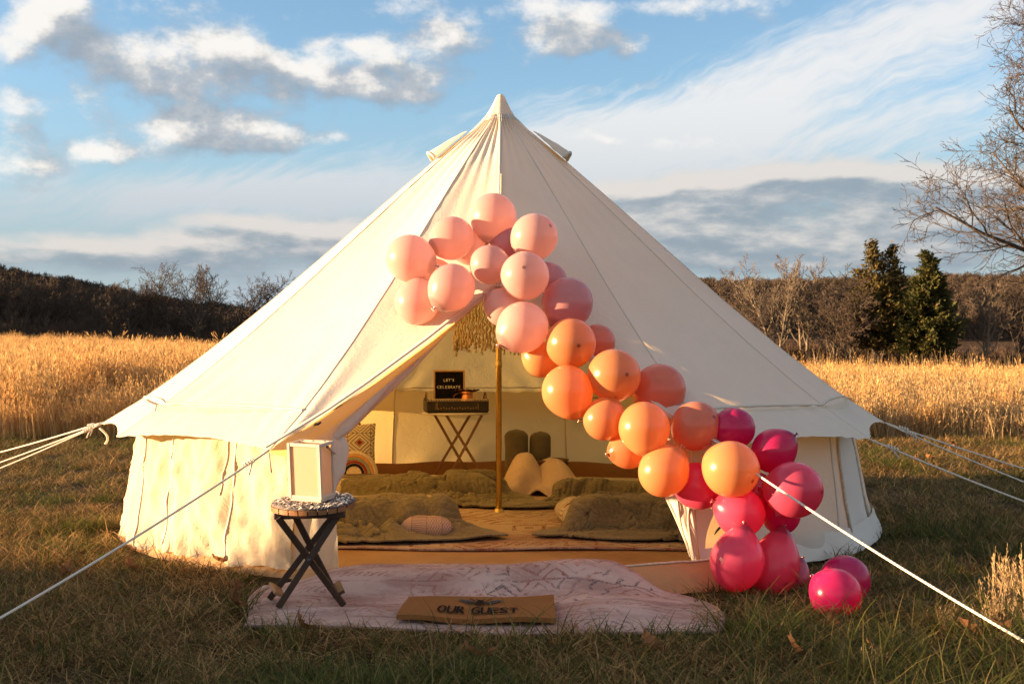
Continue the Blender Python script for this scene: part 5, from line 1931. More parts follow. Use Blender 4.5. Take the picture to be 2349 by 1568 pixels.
# lantern
lc = tp(-.002, -.005, .012)
LH, LW, LD = .245, .170, .118          # height, wider face, narrower face
yaw = radians(-24)
Rz = Matrix.Rotation(yaw, 3, 'Z')
Rl = tilt @ Rz
la = thing('lantern', tuple(lc), 'white wooden box lantern with frosted panes on the small round table', 'lantern')
def lp(x, y, z): return lc + Rl @ Vector((x, y, z))
bw = .0140
for sx in (-1, 1):
    for sy in (-1, 1):
        mb = MB(); mb.box(lp(sx * (LW / 2 - bw / 2), sy * (LD / 2 - bw / 2), .014 + LH / 2), (bw, bw, LH), Rl, .0015); mb.build('corner_post', MAT['lantern'], la, smooth=False)
for zz in (.014 + bw / 2, .014 + LH - bw / 2):
    for sy in (-1, 1):
        mb = MB(); mb.box(lp(0, sy * (LD / 2 - bw / 2 - .0008), zz), (LW - 2 * bw - .0006, bw - .002, bw), Rl, .0012); mb.build('rail', MAT['lantern'], la, smooth=False)
    for sx in (-1, 1):
        mb = MB(); mb.box(lp(sx * (LW / 2 - bw / 2 - .0008), 0, zz), (bw - .002, LD - 2 * bw - .0006, bw), Rl, .0012); mb.build('rail', MAT['lantern'], la, smooth=False)
for sy in (-1, 1):
    mb = MB(); mb.box(lp(0, sy * (LD / 2 - .010), .014 + LH / 2), (LW - 2 * bw + .001, .003, LH - 2 * bw + .001), Rl); mb.build('pane', MAT['pane'], la, smooth=False)
for sx in (-1, 1):
    mb = MB(); mb.box(lp(sx * (LW / 2 - .010), 0, .014 + LH / 2), (.003, LD - 2 * bw + .001, LH - 2 * bw + .001), Rl); mb.build('pane', MAT['pane'], la, smooth=False)
mb = MB(); mb.box(lp(0, 0, .008), (LW - .012, LD - .010, .013), Rl, .002); mb.build('base_board', MAT['lantern'], la, smooth=False)
mb = MB(); mb.box(lp(0, LD * .22, .014 + LH - .004), (LW - 2 * bw, .012, .006), Rl); mb.build('top_slat', MAT['lantern'], la, smooth=False)
# handle folded down on the narrow side
hs = lp(LW / 2 + .004, -LD * .02, .014 + LH - .018)
mb = MB(); mb.bar(hs, lp(LW / 2 + .005, LD * .46, .014 + LH - .058), .005, .014, .001, tuple(Rl @ Vector((1, 0, 0)))); mb.build('handle', MAT['lantern'], la, smooth=False)
mb = MB(); mb.tube([hs - Rl @ Vector((.004, 0, 0)), hs + Rl @ Vector((.006, 0, 0))], .006, 10); mb.build('handle_pin', MAT['iron'], la)
for sx in (-.35, .0, .35):
    mb = MB(); mb.box(lp(sx * LW, LD * .20, .014 + LH + .001), (.007, .007, .004), Rl); mb.build('hinge', MAT['iron'], la, smooth=False)

# ================================================================ inside the tent
# rug
def rin(u, v):
    p = rect_quad([(-1.75, 9.9), (1.60, 9.9), (1.12, 6.86), (-1.22, 6.90)], u, v)
    p.y += .03 * sin(u * 9 + 1) * v
    p.z = .048 + .006 * fbm(p.x * 4, p.y * 4, 1, 3) + .012 * fbm(p.x * 1.4, p.y * 1.4, 8, 2)
    return p
mb = MB(); mb.grid(80, 70, rin)
ri = one(mb, 'tent_rug', MAT['rug_in'], (0, 8.4, .04), 'cream rug with faded red marks covering the tent floor', 'rug')
ri.modifiers.new('thick', 'SOLIDIFY').thickness = .012
ri.modifiers['thick'].offset = 1

# floor beds
BEDS = {
 'fl': ((-1.25, 7.72), (.82, .40), 5, .155),
 'rl': ((-1.02, 9.52), (.92, .42), -4, .125),
 'fr': ((1.16, 7.84), (.82, .40), 6, .15),
 'rr': ((1.12, 9.28), (.78, .40), -7, .12),
}
def bed_h(x, y, key, pad=0.0):
    (cx_, cy_), (hx, hy), rot, h = BEDS[key]
    a = radians(rot); dx_, dy_ = x - cx_, y - cy_
    lx = dx_ * cos(a) + dy_ * sin(a); ly = -dx_ * sin(a) + dy_ * cos(a)
    hx += pad; hy += pad
    if abs(lx) >= hx or abs(ly) >= hy: return 0.0
    e = max(1 - (1 - abs(lx) / hx) ** (1 / 1.7), 1 - (1 - abs(ly) / hy) ** (1 / 1.7))
    return h * (1 - (max(0, e - .62) / .38) ** 3.2) + .014
def floor_h(x, y):
    return .058 + max(bed_h(x, y, k, .022) for k in BEDS)
def bed(key, label, seed):
    (cx_, cy_), (hx, hy), rot, h = BEDS[key]
    a = radians(rot)
    def fn(u, v):
        # square mapped onto a pillowy slab: the rim of the grid lies on the floor
        x = (u * 2 - 1); y = (v * 2 - 1)
        def ease(s_): return math.copysign(1 - (1 - abs(s_)) ** 1.7, s_)
        lx, ly = ease(x) * hx, ease(y) * hy
        e = max(abs(x), abs(y))
        z = h * (1 - max(0, (e - .62) / .38) ** 3.2) if e > .62 else h
        if e > .985: z = 0
        bulge = 1 + .035 * sin(pi * min(1, z / h)) * smst(e, .7, 1)
        z += .012 * fbm(lx * 3 + seed, ly * 3, seed, 3) * smst(.97 - e, 0, .2)
        lx *= bulge; ly *= bulge
        return Vector((cx_ + lx * cos(a) - ly * sin(a), cy_ + lx * sin(a) + ly * cos(a), .052 + z))
    mb = MB(); mb.grid(64, 48, fn)
    o = thing('floor_bed', (cx_, cy_, .05), label, 'bed', 'low beds laid out on the tent floor')
    mb.build('mattress', MAT['print'], o)
    return o
bed('fl', 'low printed bed nearest the round side table, under a throw', 1.0)
bed('rl', 'low printed bed behind, in front of the tray table, with cushions at its head', 2.0)
bed('fr', 'low printed bed nearest the balloons, partly under a throw', 3.0)
bed('rr', 'low printed bed behind, beside the wicker basket', 4.0)

# ---- throws: a small cloth relaxation over the beds, so the folds are real
Hgx = np.linspace(-2.4, 2.4, 241); Hgy = np.linspace(6.4, 10.6, 211)
HF = np.array([[floor_h(x, y) for y in Hgy] for x in Hgx])
# soften so that cloth slides over the rims
for _ in range(2):
    HF = np.maximum(HF, .25 * (np.roll(HF, 1, 0) + np.roll(HF, -1, 0) + np.roll(HF, 1, 1) + np.roll(HF, -1, 1)))
def hsample(x, y):
    fx = np.clip((x - Hgx[0]) / (Hgx[1] - Hgx[0]), 0, len(Hgx) - 1.001); fy = np.clip((y - Hgy[0]) / (Hgy[1] - Hgy[0]), 0, len(Hgy) - 1.001)
    i = fx.astype(int); j = fy.astype(int); a = fx - i; b = fy - j
    return HF[i, j] * (1 - a) * (1 - b) + HF[i + 1, j] * a * (1 - b) + HF[i, j + 1] * (1 - a) * b + HF[i + 1, j + 1] * a * b

def throw(name, corners, size, seed, label, steps=150, crumple=.06, group='olive throws on the beds', lift=.50, fold=.075, dirdeg=30):
    """corners: where the four corners are dropped; size: true length of the cloth (longer than the gap, so it folds)"""
    rs = np.random.RandomState(seed)
    nu, nw = 84, 60
    U, V = np.meshgrid(np.linspace(0, 1, nu), np.linspace(0, 1, nw), indexing='ij')
    c = np.array(corners, float)
    X0 = ((1 - U)[..., None] * (1 - V)[..., None] * c[0] + U[..., None] * (1 - V)[..., None] * c[1] + U[..., None] * V[..., None] * c[2] + (1 - U)[..., None] * V[..., None] * c[3])
    P_ = np.zeros((nu, nw, 3)); P_[..., :2] = X0
    f = rs.randn(6, 4)
    zz = sum(np.sin(U * (4 + 3 * abs(k[0])) * pi + V * 4 * k[1] + k[2] * 6) * .5 for k in f) * crumple / 2
    P_[..., 2] = hsample(P_[..., 0], P_[..., 1]) + .06 + zz - zz.min()
    P_[..., :2] += rs.randn(nu, nw, 2) * .004
    du, dv = size[0] / (nu - 1), size[1] / (nw - 1)
    dd = sqrt(du * du + dv * dv)
    Vv = np.zeros_like(P_)
    th = .006
    def con(a, b, L_, k):
        d = b - a
        n_ = np.sqrt((d ** 2).sum(-1, keepdims=True)) + 1e-9
        cr = d * ((n_ - L_) / n_ * .5 * k)
        a += cr; b -= cr
    for st in range(steps):
        dt = .02
        Vv[..., 2] -= 9.8 * dt
        Vv *= .965
        Q = P_ + Vv * dt
        for it in range(7):
            for s0 in (0, 1):
                con(Q[s0:-1:2][:((nu - s0) // 2)], Q[s0 + 1::2][:((nu - s0) // 2)], du, 1)
                con(Q[:, s0:-1:2][:, :((nw - s0) // 2)], Q[:, s0 + 1::2][:, :((nw - s0) // 2)], dv, 1)
            for s0 in (0, 1):
                A = Q[s0:-1:2, :-1][:((nu - s0) // 2)]; B_ = Q[s0 + 1::2, 1:][:((nu - s0) // 2)]
                con(A, B_, dd, .35)
                A = Q[s0:-1:2, 1:][:((nu - s0) // 2)]; B_ = Q[s0 + 1::2, :-1][:((nu - s0) // 2)]
                con(A, B_, dd, .35)
            # bending over three nodes keeps the folds round
            m3 = (Q[:-4] + Q[4:]) * .5 - Q[2:-2]; Q[2:-2] += m3 * .045
            m3 = (Q[:, :-4] + Q[:, 4:]) * .5 - Q[:, 2:-2]; Q[:, 2:-2] += m3 * .045
            hh = hsample(Q[..., 0], Q[..., 1]) + th
            below = Q[..., 2] < hh
            Q[..., 2] = np.where(below, hh, Q[..., 2])
            fr_ = below[..., None] * .40
            Q[..., :2] += (P_[..., :2] - Q[..., :2]) * fr_
        Vv = (Q - P_) / dt
        sp = np.sqrt((Vv ** 2).sum(-1, keepdims=True)); Vv *= np.minimum(1, 1.2 / (sp + 1e-9))
        P_ = Q
    # soft standing folds on top of the drape, along the way the cloth was dragged
    tu = np.gradient(P_, axis=0); tv = np.gradient(P_, axis=1)
    Nn = np.cross(tv, tu); Nn /= np.sqrt((Nn ** 2).sum(-1, keepdims=True)) + 1e-9
    Nn[Nn[..., 2] < 0] *= -1
    an = radians(dirdeg); ca, sa = cos(an), sin(an)
    F_ = np.zeros((nu, nw))
    for i in range(nu):
        for j in range(nw):
            x, y = i / (nu - 1) * size[0], j / (nw - 1) * size[1]
            a_, b_ = x * ca + y * sa, -x * sa + y * ca
            wx = .25 * nz(a_ * 2.1 + seed, b_ * 2.1, 3); wy = .25 * nz(a_ * 2.1, b_ * 2.1 + seed, 9)
            r1 = max(0.0, 1 - abs(nz(a_ * .75 + wx + seed * 3, (b_ + wy * .8) * 2.5, 1)) * 3.4)
            r2 = max(0.0, 1 - abs(nz((a_ + wx) * 1.3, (b_ + wy * .5) * 6.0 + seed, 5)) * 2.6)
            r3 = fbm(x * 9, y * 9, seed, 2)
            e = min(i, nu - 1 - i, j * 1.2, (nw - 1 - j) * 1.2) / nu
            F_[i, j] = fold * (r1 * r1 * (3 - 2 * r1) + 0.20 * r2 * r2) * (.55 + .45 * nz(x * 1.3, y * 1.3, seed + 2)) + .002 * r3 + .008 * exp(-(e / .03) ** 2)
    P_ = P_ + Nn * F_[..., None]
    # the cloth lies on what is under it again along its hems
    base_ = hsample(P_[..., 0], P_[..., 1]) + .006
    E_ = np.minimum(np.minimum(np.arange(nu)[:, None], nu - 1 - np.arange(nu)[:, None]), np.minimum(np.arange(nw)[None], nw - 1 - np.arange(nw)[None]))
    k_ = np.clip(E_ / 9.0, 0.12, 1.0)
    P_[..., 2] = np.where(P_[..., 2] > base_, base_ + (P_[..., 2] - base_) * k_, base_)
    mb = MB()
    mb.grid(nu - 1, nw - 1, lambda u, v: P_[int(u * (nu - 1) + .5), int(v * (nw - 1) + .5)])
    cx_, cy_ = c.mean(0)
    o = one(mb, name, MAT['throw'], (cx_, cy_, .05), label, 'throw blanket', group)
    sd = o.modifiers.new('smooth', 'SUBSURF'); sd.levels = 1; sd.render_levels = 1
    so_ = o.modifiers.new('thick', 'SOLIDIFY'); so_.thickness = .010; so_.offset = -1
    return o
throw('throw_blanket', [(-1.72, 7.48), (-.62, 7.68), (-.06, 7.26), (-1.36, 6.94)], (1.80, 1.30), 3, 'olive throw spilling over the front of the bed nearest the side table', crumple=.22, fold=.125, dirdeg=78)
throw('throw_blanket', [(-1.16, 9.18), (-.08, 9.42), (.16, 8.74), (-.98, 8.70)], (2.10, 1.40), 5, 'olive throw bunched over the rear bed behind the brass pole', crumple=.24, fold=.090, dirdeg=35)
throw('throw_blanket', [(.52, 7.78), (1.45, 7.50), (1.36, 6.98), (.12, 7.30)], (1.55, 1.15), 8, 'smoothly spread olive throw over the bed nearest the balloons', crumple=.16, fold=.075, dirdeg=-20)
throw('throw_blanket', [(.34, 9.02), (1.60, 8.84), (1.42, 8.50), (-.10, 8.66)], (2.10, 1.20), 12, 'olive throw heaped along the rear bed beside the basket', crumple=.24, fold=.090, dirdeg=-40)

# bolster end looking out from under the near throw
mb = MB()
bc = at(975, 1205, 7.26)
def bol(i, t):
    a = i * 2 * pi; x = (t * 2 - 1)
    r = .066 * (1 - abs(x) ** 3.5) ** .5 * (1 + .04 * fbm(x * 4, cos(a) * 2, sin(a) * 2, 2))
    return Vector((bc.x + x * .17, bc.y + r * cos(a) - x * .05, .052 + .066 + r * sin(a)))
mb.grid(32, 24, bol)
one(mb, 'bolster_cushion', MAT['print_pink'], (bc.x, bc.y, .05), 'pinkish striped bolster end showing from under the near olive throw', 'cushion')

# cushions at the head of the rear bed
def cushion(name, c, w_, h_, d_, yaw_, lean, mt, label, n=26, pinch=.12):
    mb = MB()
    M_ = Matrix.Rotation(radians(yaw_), 3, 'Z') @ Matrix.Rotation(radians(lean), 3, 'X')
    for side in (-1, 1):
        def fn(u, v):
            x = u * 2 - 1; y = v * 2 - 1
            t = max(0, (1 - x ** 2)) ** .5 * max(0, (1 - y ** 2)) ** .5
            k = 1 - pinch * (1 - abs(x) ** 2) * abs(y) ** 2 * .5; k2 = 1 - pinch * (1 - abs(y) ** 2) * abs(x) ** 2 * .5
            p = Vector((x * w_ / 2 * k2, side * (t ** .8) * d_ / 2 * (1 + .08 * fbm(x * 2, y * 2, side, 2)), y * h_ / 2 * k + h_ / 2))
            return Vector(c) + M_ @ p
        mb.grid(n, n, fn)
    return one(mb, name, mt, tuple(c), label, 'cushion')
cushion('printed_cushion', at(803, 1088, 9.82), .42, .42, .13, 8, -14, MAT['print_cushion'], 'cream cushion printed with nested diamonds leaning on the tent wall')

# rainbow cushion: stuffed half disc with raised arcs
rc = at(812, 1088, 9.62); rc.z -= .0
rb = thing('rainbow_cushion', tuple(rc), 'half round rainbow cushion standing in front of the diamond print one', 'cushion')
def rbp(r, th, y):
    p = Vector((-r * cos(th), y, r * sin(th)))
    return rc + Matrix.Rotation(radians(6), 3, 'Z') @ Matrix.Rotation(radians(-12), 3, 'X') @ p
bands = [(.060, .082, 'rb_black'), (.086, .106, 'rb_red'), (.110, .132, 'rb_sage'), (.136, .153, 'rb_orange'), (.157, .178, 'rb_cream')]
def puff(r): return .048 * sqrt(max(0, 1 - (r / .190) ** 2)) + .004
for side in (-1, 1):
    mb = MB(); mb.grid(24, 10, lambda u, v: rbp(.001 + .187 * v, pi * u, side * puff(.187 * v)))
    mb.build('cover', MAT['rb_cream'], rb)
for r0_, r1_, m_ in bands:
    mb = MB(); mb.grid(32, 6, lambda u, v: rbp(lerp(r0_, r1_, v), pi * u, -puff(lerp(r0_, r1_, v)) - .003 - .006 * sin(pi * v)))
    mb.build('yarn_arc', MAT[m_], rb)

# tray table
ttc = at(1047, 946, 10.15)
tt = thing('tray_table', (ttc.x, ttc.y, .05), 'round white topped folding table with brown crossed legs at the back of the tent', 'table')
mb = MB(); mb.lathe([(.268, -.012), (.283, -.008), (.286, 0), (.280, .005), (.001, .006)], ttc, 48); mb.build('table_top', MAT['enamel'], tt)
def tleg(a, b):
    mb = MB(); mb.bar(a, b, .022, .017, .002); return mb.build('leg', MAT['teak'], tt, smooth=False)
zb = .055
def T2(x, y, z): return Vector((ttc.x + x, ttc.y + y, z))
zt_ = ttc.z - .014
LEGS = [((-.195, .13), (.14, .16)), ((-.075, -.15), (.28, -.12)), ((.115, .13), (-.24, .16)), ((.215, -.15), (-.10, -.12))]
for (a, b) in LEGS:
    tleg(T2(a[0], a[1], zt_), T2(b[0], b[1], zb))
for (i, j, f) in ((0, 1, .90), (2, 3, .88)):
    p = T2(*LEGS[i][0], zt_).lerp(T2(*LEGS[i][1], zb), f); q = T2(*LEGS[j][0], zt_).lerp(T2(*LEGS[j][1], zb), f)
    mb = MB(); mb.bar(p, q, .018, .012, .002); mb.build('stretcher', MAT['teak'], tt, smooth=False)
p = T2(*LEGS[1][0], zt_).lerp(T2(*LEGS[1][1], zb), .40); q = T2(*LEGS[3][0], zt_).lerp(T2(*LEGS[3][1], zb), .40)
mb = MB(); mb.tube([p.lerp(q, f) + Vector((0, -.012, -.045 * sin(pi * f))) for f in [i / 8 for i in range(9)]], .007, 6); mb.build('strap', MAT['binding'], tt)

# tray
yt = radians(9)
trc = Vector((ttc.x - .005, ttc.y - .02, ttc.z + .007))
tray = thing('wicker_tray', tuple(trc), 'black wicker tray with a pale woven rim on the white table', 'tray')
Rt = Matrix.Rotation(yt, 3, 'Z')
def trp(x, y, z): return trc + Rt @ Vector((x, y, z))
TW, TD, TH = .50, .33, .085
mb = MB(); mb.box(trp(0, 0, .006), (TW, TD, .010), Rt, .002); mb.build('tray_floor', MAT['wicker_dark'], tray, smooth=False)
for (cx_, cy_, sx_, sy_) in ((0, -TD / 2, TW, .012), (0, TD / 2, TW, .012), (-TW / 2, 0, .012, TD - .014), (TW / 2, 0, .012, TD - .014)):
    mb = MB(); mb.box(trp(cx_, cy_, .012 + TH / 2), (sx_, sy_, TH), Rt, .003); mb.build('side', MAT['wicker_dark'], tray, smooth=False)
mb = MB()
for k in range(15):
    x = -TW * .32 + k * .022
    mb.box(trp(x, -TD / 2 - .0065, .034 + .004 * (k % 3)), (.008, .002, .012), Rt)
for x in (-TW * .36, -TW * .34, TW * .33):
    mb.box(trp(x, -TD / 2 - .0075, .055), (.004, .004, .055), Rt)
tag(mb.build('pale_weave', MAT['binding'], tray, smooth=False), kind='stuff')
for nm, y_, ph in (('rim_strand', -TD / 2, 0), ('rim_strand', -TD / 2, pi), ('rim_strand', TD / 2, 0)):
    mb = MB(); mb.tube([trp(-TW / 2 + TW * q / 120, y_ + .009 * cos(q * .62 + ph), .012 + TH + .006 + .010 * sin(q * .62 + ph)) for q in range(121)], .0032, 5)
    mb.build(nm, MAT['wicker_pale'], tray)
for sx in (-1, 1):
    mb = MB(); mb.tube([trp(sx * TW / 2, -TD / 2 + TD * q / 40, .012 + TH + .008 + .006 * sin(q)) for q in range(41)], .004, 5); mb.build('rim_strand', MAT['wicker_dark'], tray)
    mb = MB(); mb.tube([trp(sx * (TW / 2 - .004), .07 * cos(t), .012 + TH + .065 * sin(t)) for t in [pi * q / 14 for q in range(15)]], .006, 6); mb.build('handle', MAT['teak'], tray)

# letter board
lb = Vector((at(1031, 900, 10.2).x, trc.y + .04, trc.z + .012))
bd = thing('letter_board', tuple(lb), 'black felt letter board in an oak frame reading LETS CELEBRATE, on the tray', 'letter board')
bd['label'] = "black felt letter board in an oak frame reading LET'S CELEBRATE, on the tray"
BW_, BH_ = .262, .335
Mb = Matrix.Rotation(radians(3), 3, 'Z') @ Matrix.Rotation(radians(-7), 3, 'X')
def bp(x, y, z): return lb + Mb @ Vector((x, y, z))
mb = MB(); mb.box(bp(0, 0, BH_ / 2), (BW_ - .02, .010, BH_ - .02), Mb); mb.build('felt', MAT['felt'], bd, smooth=False)
for x in (-1, 1):
    mb = MB(); mb.box(bp(x * (BW_ / 2 - .007), -.003, BH_ / 2), (.014, .022, BH_), Mb, .002); mb.build('frame_side', MAT['oak'], bd, smooth=False)
for z in (.007, BH_ - .007):
    mb = MB(); mb.box(bp(0, -.003, z), (BW_ - .029, .022, .014), Mb, .002); mb.build('frame_side', MAT['oak'], bd, smooth=False)
for word, zc, wch in (("LET'S", .240, .0215), ("CELEBRATE", .182, .0222)):
    ws = [wch * (.45 if ch == "'" else 1) for ch in word]
    x = -sum(ws) / 2 + (-.004)
    for ch, w_ in zip(word, ws):
        me = text_mesh(ch, .033, .0012)
        o = dense(me, 'letter', MAT['letter'], bd, lambda c: bp(x + c.x + w_ / 2, -.0085 - c.z, zc + c.y))
        x += w_

# copper pitcher
pc = Vector((at(1072, 915, 10.1).x, trc.y - .06, trc.z + .012))
pt = thing('copper_pitcher', tuple(pc), 'copper pitcher with a curved handle beside the letter board', 'pitcher')
mb = MB(); mb.lathe([(.045, 0), (.060, .006), (.066, .03), (.064, .06), (.053, .10), (.046, .125), (.047, .145), (.056, .160), (.053, .160), (.044, .145), (.042, .125)], pc, 36)
mb.build('body', MAT['copper'], pt)
mb = MB()
def rimf(i, t):
    a = i * 2 * pi; r = lerp(.050, .082, t) * (1 + .12 * cos(a * 2))
    return pc + Vector((r * cos(a) * 1.12, r * sin(a), .156 + .018 * t + .006 * sin(a * 9) * t))
mb.grid(60, 6, rimf); mb.build('rim', MAT['dark_copper'], pt)
mb = MB(); mb.tube([pc + Vector((-.050 - .062 * sin(pi * q / 12) ** .8, -.01, .148 - .115 * q / 12 + .02 * sin(pi * q / 12))) for q in range(13)], .0055, 8); mb.build('handle', MAT['dark_copper'], pt)

# macrame hanging round the pole
mc = Vector((TX - .085, TY - .02, 1.50))
mg = thing('macrame_hanging', tuple(mc), 'cream macrame hanging of knotted cords under the tent peak', 'macrame')
mb = MB(); mb.tube([mc + Vector((.235 * cos(t), .235 * sin(t), .06)) for t in [2 * pi * q / 40 for q in range(41)]], .009, 6); mb.build('ring', MAT['jute'], mg)
for q in range(3):
    a = q * 2.1 + .4
    mb = MB(); mb.tube([mc + Vector((.235 * cos(a), .235 * sin(a), .06)), Vector((TX - .012 + .022 * cos(a), TY + .022 * sin(a), 2.05))], .004, 5); mb.build('hanger', MAT['jute'], mg)
Rm = random.Random(9)
for q in range(58):
    a = 2 * pi * q / 58; L_ = .34 + Rm.uniform(-.03, .02) - .05 * max(0, sin(a * 4))
    pts = []
    for k in range(13):
        f = k / 12
        pts.append(mc + Vector((.235 * cos(a) + .006 * sin(f * 30 + q) + .004 * Rm.gauss(0, 1), .235 * sin(a) + .006 * cos(f * 28 + q), .06 - L_ * f - .04)))
    mb = MB(); mb.tube(pts, [.0062 * (1 + .22 * (k % 2)) for k in range(12)] + [.011], 5)
    mb.build('cord', MAT['jute'], mg)
    if q % 2 == 0:
        e = pts[-1]; mb = MB()
        for s_ in range(5):
            mb.tube([e, e + Vector((Rm.gauss(0, .008), Rm.gauss(0, .008), -.035))], [.004, .0015], 3)
        tag(mb.build('tassel', MAT['jute'], mg), kind='stuff')

# basket with rolled cushions and a fleece spilling out
bk = at(1236, 1092, 10.0); bk.z = .05
bs = thing('wicker_basket', tuple(bk), 'brown wicker basket standing behind the rear bed', 'basket')
for k in range(11):
    z = .012 + k * .022; r = .165 + .02 * k / 10
    mb = MB(); mb.tube([bk + Vector(((r + .006 * sin(q * pi / 2 + k * pi)) * cos(2 * pi * q / 48) * 1.25, (r + .006 * sin(q * pi / 2 + k * pi)) * sin(2 * pi * q / 48) * .9, z)) for q in range(49)], .0115, 6)
    mb.build('woven_row', MAT['basket'], bs)
mb = MB(); mb.lathe([(.15, .0), (.160, .004), (.165, .24), (.158, .24), (.152, .01), (.001, .008)], (0, 0, 0), 30)
mb.v = [(bk.x + p[0] * 1.22, bk.y + p[1] * .88, bk.z + p[2]) for p in mb.v]; mb.build('liner', MAT['basket'], bs)
def rollc(c, r, h_, lean, label, seed):
    mb = MB()
    def fn(i, t):
        a = i * 2 * pi
        k = min(t, 1 - t) * h_
        rr = r * min(1, sqrt(max(0, k / .06 * (2 - k / .06)))) if k < .06 else r
        rr = max(.004, rr) * (1 + .05 * fbm(cos(a) * 2 + seed, sin(a) * 2, t * 3, 2))
        return Vector(c) + Vector((rr * cos(a) + lean * t * h_, rr * sin(a) * .75, t * h_))
    mb.grid(32, 26, fn)
    return one(mb, 'rolled_blanket', MAT['cushion_olive'], tuple(c), label, 'blanket roll', 'rolled olive blankets in the basket')
rollc(at(1186, 1090, 10.02), .096, .38, -.02, 'rolled olive blanket standing in the basket, the one closer to the brass pole', 1)
rollc(at(1237, 1090, 10.06), .088, .365, .03, 'rolled olive blanket standing in the basket, the one farther from the pole', 2)
# fleece: two rounded humps falling forward over the basket
mb = MB()
fa, fb = at(1196, 1043, 9.86), at(1254, 1050, 9.84)
def fleece(u, v):
    x = lerp(at(1155, 0, 9.8).x, at(1318, 0, 9.8).x, u)
    h1 = (fa.z) * exp(-(abs(x - fa.x - .02 - .03 * v) / .15) ** 2.6); h2 = (fb.z - .02) * exp(-(abs(x - fb.x - .05 - .06 * v) / .17) ** 2.6)
    top = max(h1, h2) + .25 * min(h1, h2) * .5
    top = max(.07, min(top, fa.z + .01))
    z = lerp(top, .06, smst(v, .10, 1.0) ** .9)
    y = 9.92 - .50 * v ** .8 + .06 * sin(u * 12 + v * 3) * v
    x2 = x + (u - .5) * .14 * v
    n_ = .022 * fbm(u * 6, v * 5, 3, 3) + .03 * sin(u * 17 + v * 6) * smst(v, .3, .9)
    return Vector((x2, y, z + n_))
mb.grid(60, 40, fleece)
fz = one(mb, 'fleece_blanket', MAT['cream'], (fa.x, 9.7, .05), 'cream fleece blanket spilling forward out of the basket', 'blanket')
fz.modifiers.new('thick', 'SOLIDIFY').thickness = .015

# ================================================================ fallen leaves and dry stalks
def leaf_mesh(seed):
    R = random.Random(seed); mb = MB()
    n = 9; L_ = .10
    left = []; right = []; midp = []
    cz = R.uniform(.012, .035); tw = R.uniform(-.5, .5)
    for i in range(n + 1):
        q = i / n
        w_ = .030 * sin(pi * min(1, q * .95 + .04)) * (1 + .45 * (1 if i % 2 else -1) * (0 < i < n)) * (.75 + .5 * q)
        y = L_ * (q - .5); z = cz * (4 * (q - .5) ** 2) + .004
        a = tw * q
        midp.append((0, y, z)); left.append((-w_ * cos(a), y + .008, z + .014 + w_ * sin(a))); right.append((w_ * cos(a), y + .008, z + .012 - w_ * sin(a) * .6 + R.uniform(0, .012)))
    for i in range(n):
        k = len(mb.v)
        mb.add([left[i], midp[i], midp[i + 1], left[i + 1]], [(0, 1, 2, 3)]); mb.add([midp[i], right[i], right[i + 1], midp[i + 1]], [(0, 1, 2, 3)])
    mb.tube([(0, -L_ * .5, midp[0][2]), (.004, -L_ * .72, midp[0][2] + .006)], .0014, 4)
    me = mb.mesh('leaf'); me.materials.append(MAT['leaf'])
    return me
LM = [leaf_mesh(i) for i in range(5)]
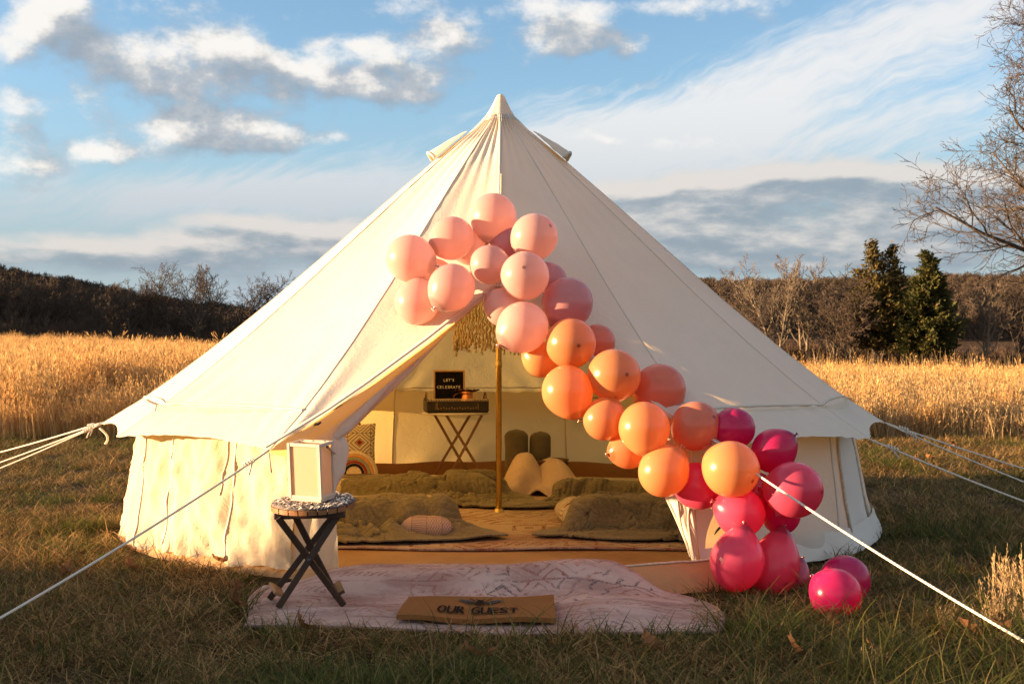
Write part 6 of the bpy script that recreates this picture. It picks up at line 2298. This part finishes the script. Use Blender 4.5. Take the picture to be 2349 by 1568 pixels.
LEAVES = [(542, 1296, 1.9, 'large curled brown leaf standing up at the foot of the sunlit wall', (1.2, .3, .4)),
          (512, 1306, 1.2, 'small brown leaf lying beside the curled one at the sunlit wall', (.2, 0, 2)),
          (538, 1416, 1.1, 'dark curled leaf at the corner of the pink rug', (.6, .2, 1)),
          (540, 1370, 1.1, 'flat tan leaf in the grass between side table and sunlit wall', (.1, .1, .3)),
          (2112, 1070, 1.7, 'pale brown leaf on the sunlit strip of lawn under the guy ropes', (.5, 0, 1)),
          (2135, 1062, 1.2, 'smaller pale leaf next to the one under the guy ropes', (.3, .2, 2)),
          (2185, 1028, 1.2, 'pale leaf near the field edge beyond the guy ropes', (.4, .2, 0)),
          (2352, 1022, 1.0, 'leaf at the very edge of the sunlit lawn', (.3, 0, 0)),
          (2015, 1520, 1.0, 'dead leaf in the green grass beneath the magenta balloons', (.2, .3, 1)),
          (1820, 1530, 1.0, 'little tan leaf among the long green blades', (.9, .1, 2)),
          (1905, 1470, 1.0, 'tan leaf right under the magenta balloon on the grass', (1.1, 0, .5)),
          (2240, 1480, 1.4, 'curled brown leaf near the bright rope at the lower corner', (.3, .2, 1.4)),
          (2300, 1465, 1.2, 'brown leaf just beyond the curled one by the bright rope', (.2, .1, .1)),
          (1100, 1530, 1.3, 'brown leaf in the shaded grass in front of the door mat', (.3, .1, 2)),
          (1490, 1520, 1.0, 'pale curled leaf in the shaded grass below the rug', (.6, .1, 1)),
          (690, 1470, .9, 'dead leaf against the front edge of the pink rug', (.8, .2, 2)),
          (150, 1330, 1.2, 'dull brown leaf on the lawn by the crossing guy rope', (.2, .2, 0)),
          (300, 1320, 1.0, 'orange brown leaf on the lawn below the sunlit wall', (.4, .1, 1))]
for i, (u, v, s_, lb_, r_) in enumerate(LEAVES):
    Y = CAMZ * F / (v - HOR); X = (u - 1174.5) / F * Y
    o = bpy.data.objects.new('fallen_leaf', LM[i % 5]); C.objects.link(o)
    o.location = (X, Y, G(X, Y) + .035 + (.02 if r_[0] > .5 else 0)); o.scale = (s_,) * 3; o.rotation_euler = r_
    tag(o, lb_, 'leaf', 'fallen brown leaves on the lawn')
STK = [(487, 1568, .17, 'forked dry stalk sticking up at the lower edge, below the side table'), (1022, 1575, .13, 'dry stalk at the lower edge below the door mat'),
       (1046, 1580, .16, 'thicker straw coloured stalk beside the one below the door mat'), (1110, 1572, .10, 'short bent dry stalk below the mat lettering'),
       (300, 1575, .10, 'thin dry stalk by itself at the lower edge'), (660, 1572, .10, 'low dry stalk at the lower edge beneath the rug corner'),
       (1305, 1575, .12, 'dry stalk at the lower edge under the rug middle')]
for i, (u, v, h_, lb_) in enumerate(STK):
    Y = CAMZ * F / (v - HOR); X = (u - 1174.5) / F * Y
    Rk = random.Random(i); mb = MB()
    for _ in range(3):
        stalk(mb, (X + Rk.gauss(0, .006), Y + Rk.gauss(0, .006), G(X, Y) - .01), h_ * Rk.uniform(.75, 1.15), Rk.uniform(.01, .05), Rk.uniform(0, 6.28), .0026, Rk, False)
    one(mb, 'dry_stalk', MAT['field_pale'], (X, Y, G(X, Y)), lb_, 'stalk', 'dry stalks in the foreground', smooth=False)

for o in keys:                     # working notes, not part of the scene
    if '_o' in o: del o['_o']
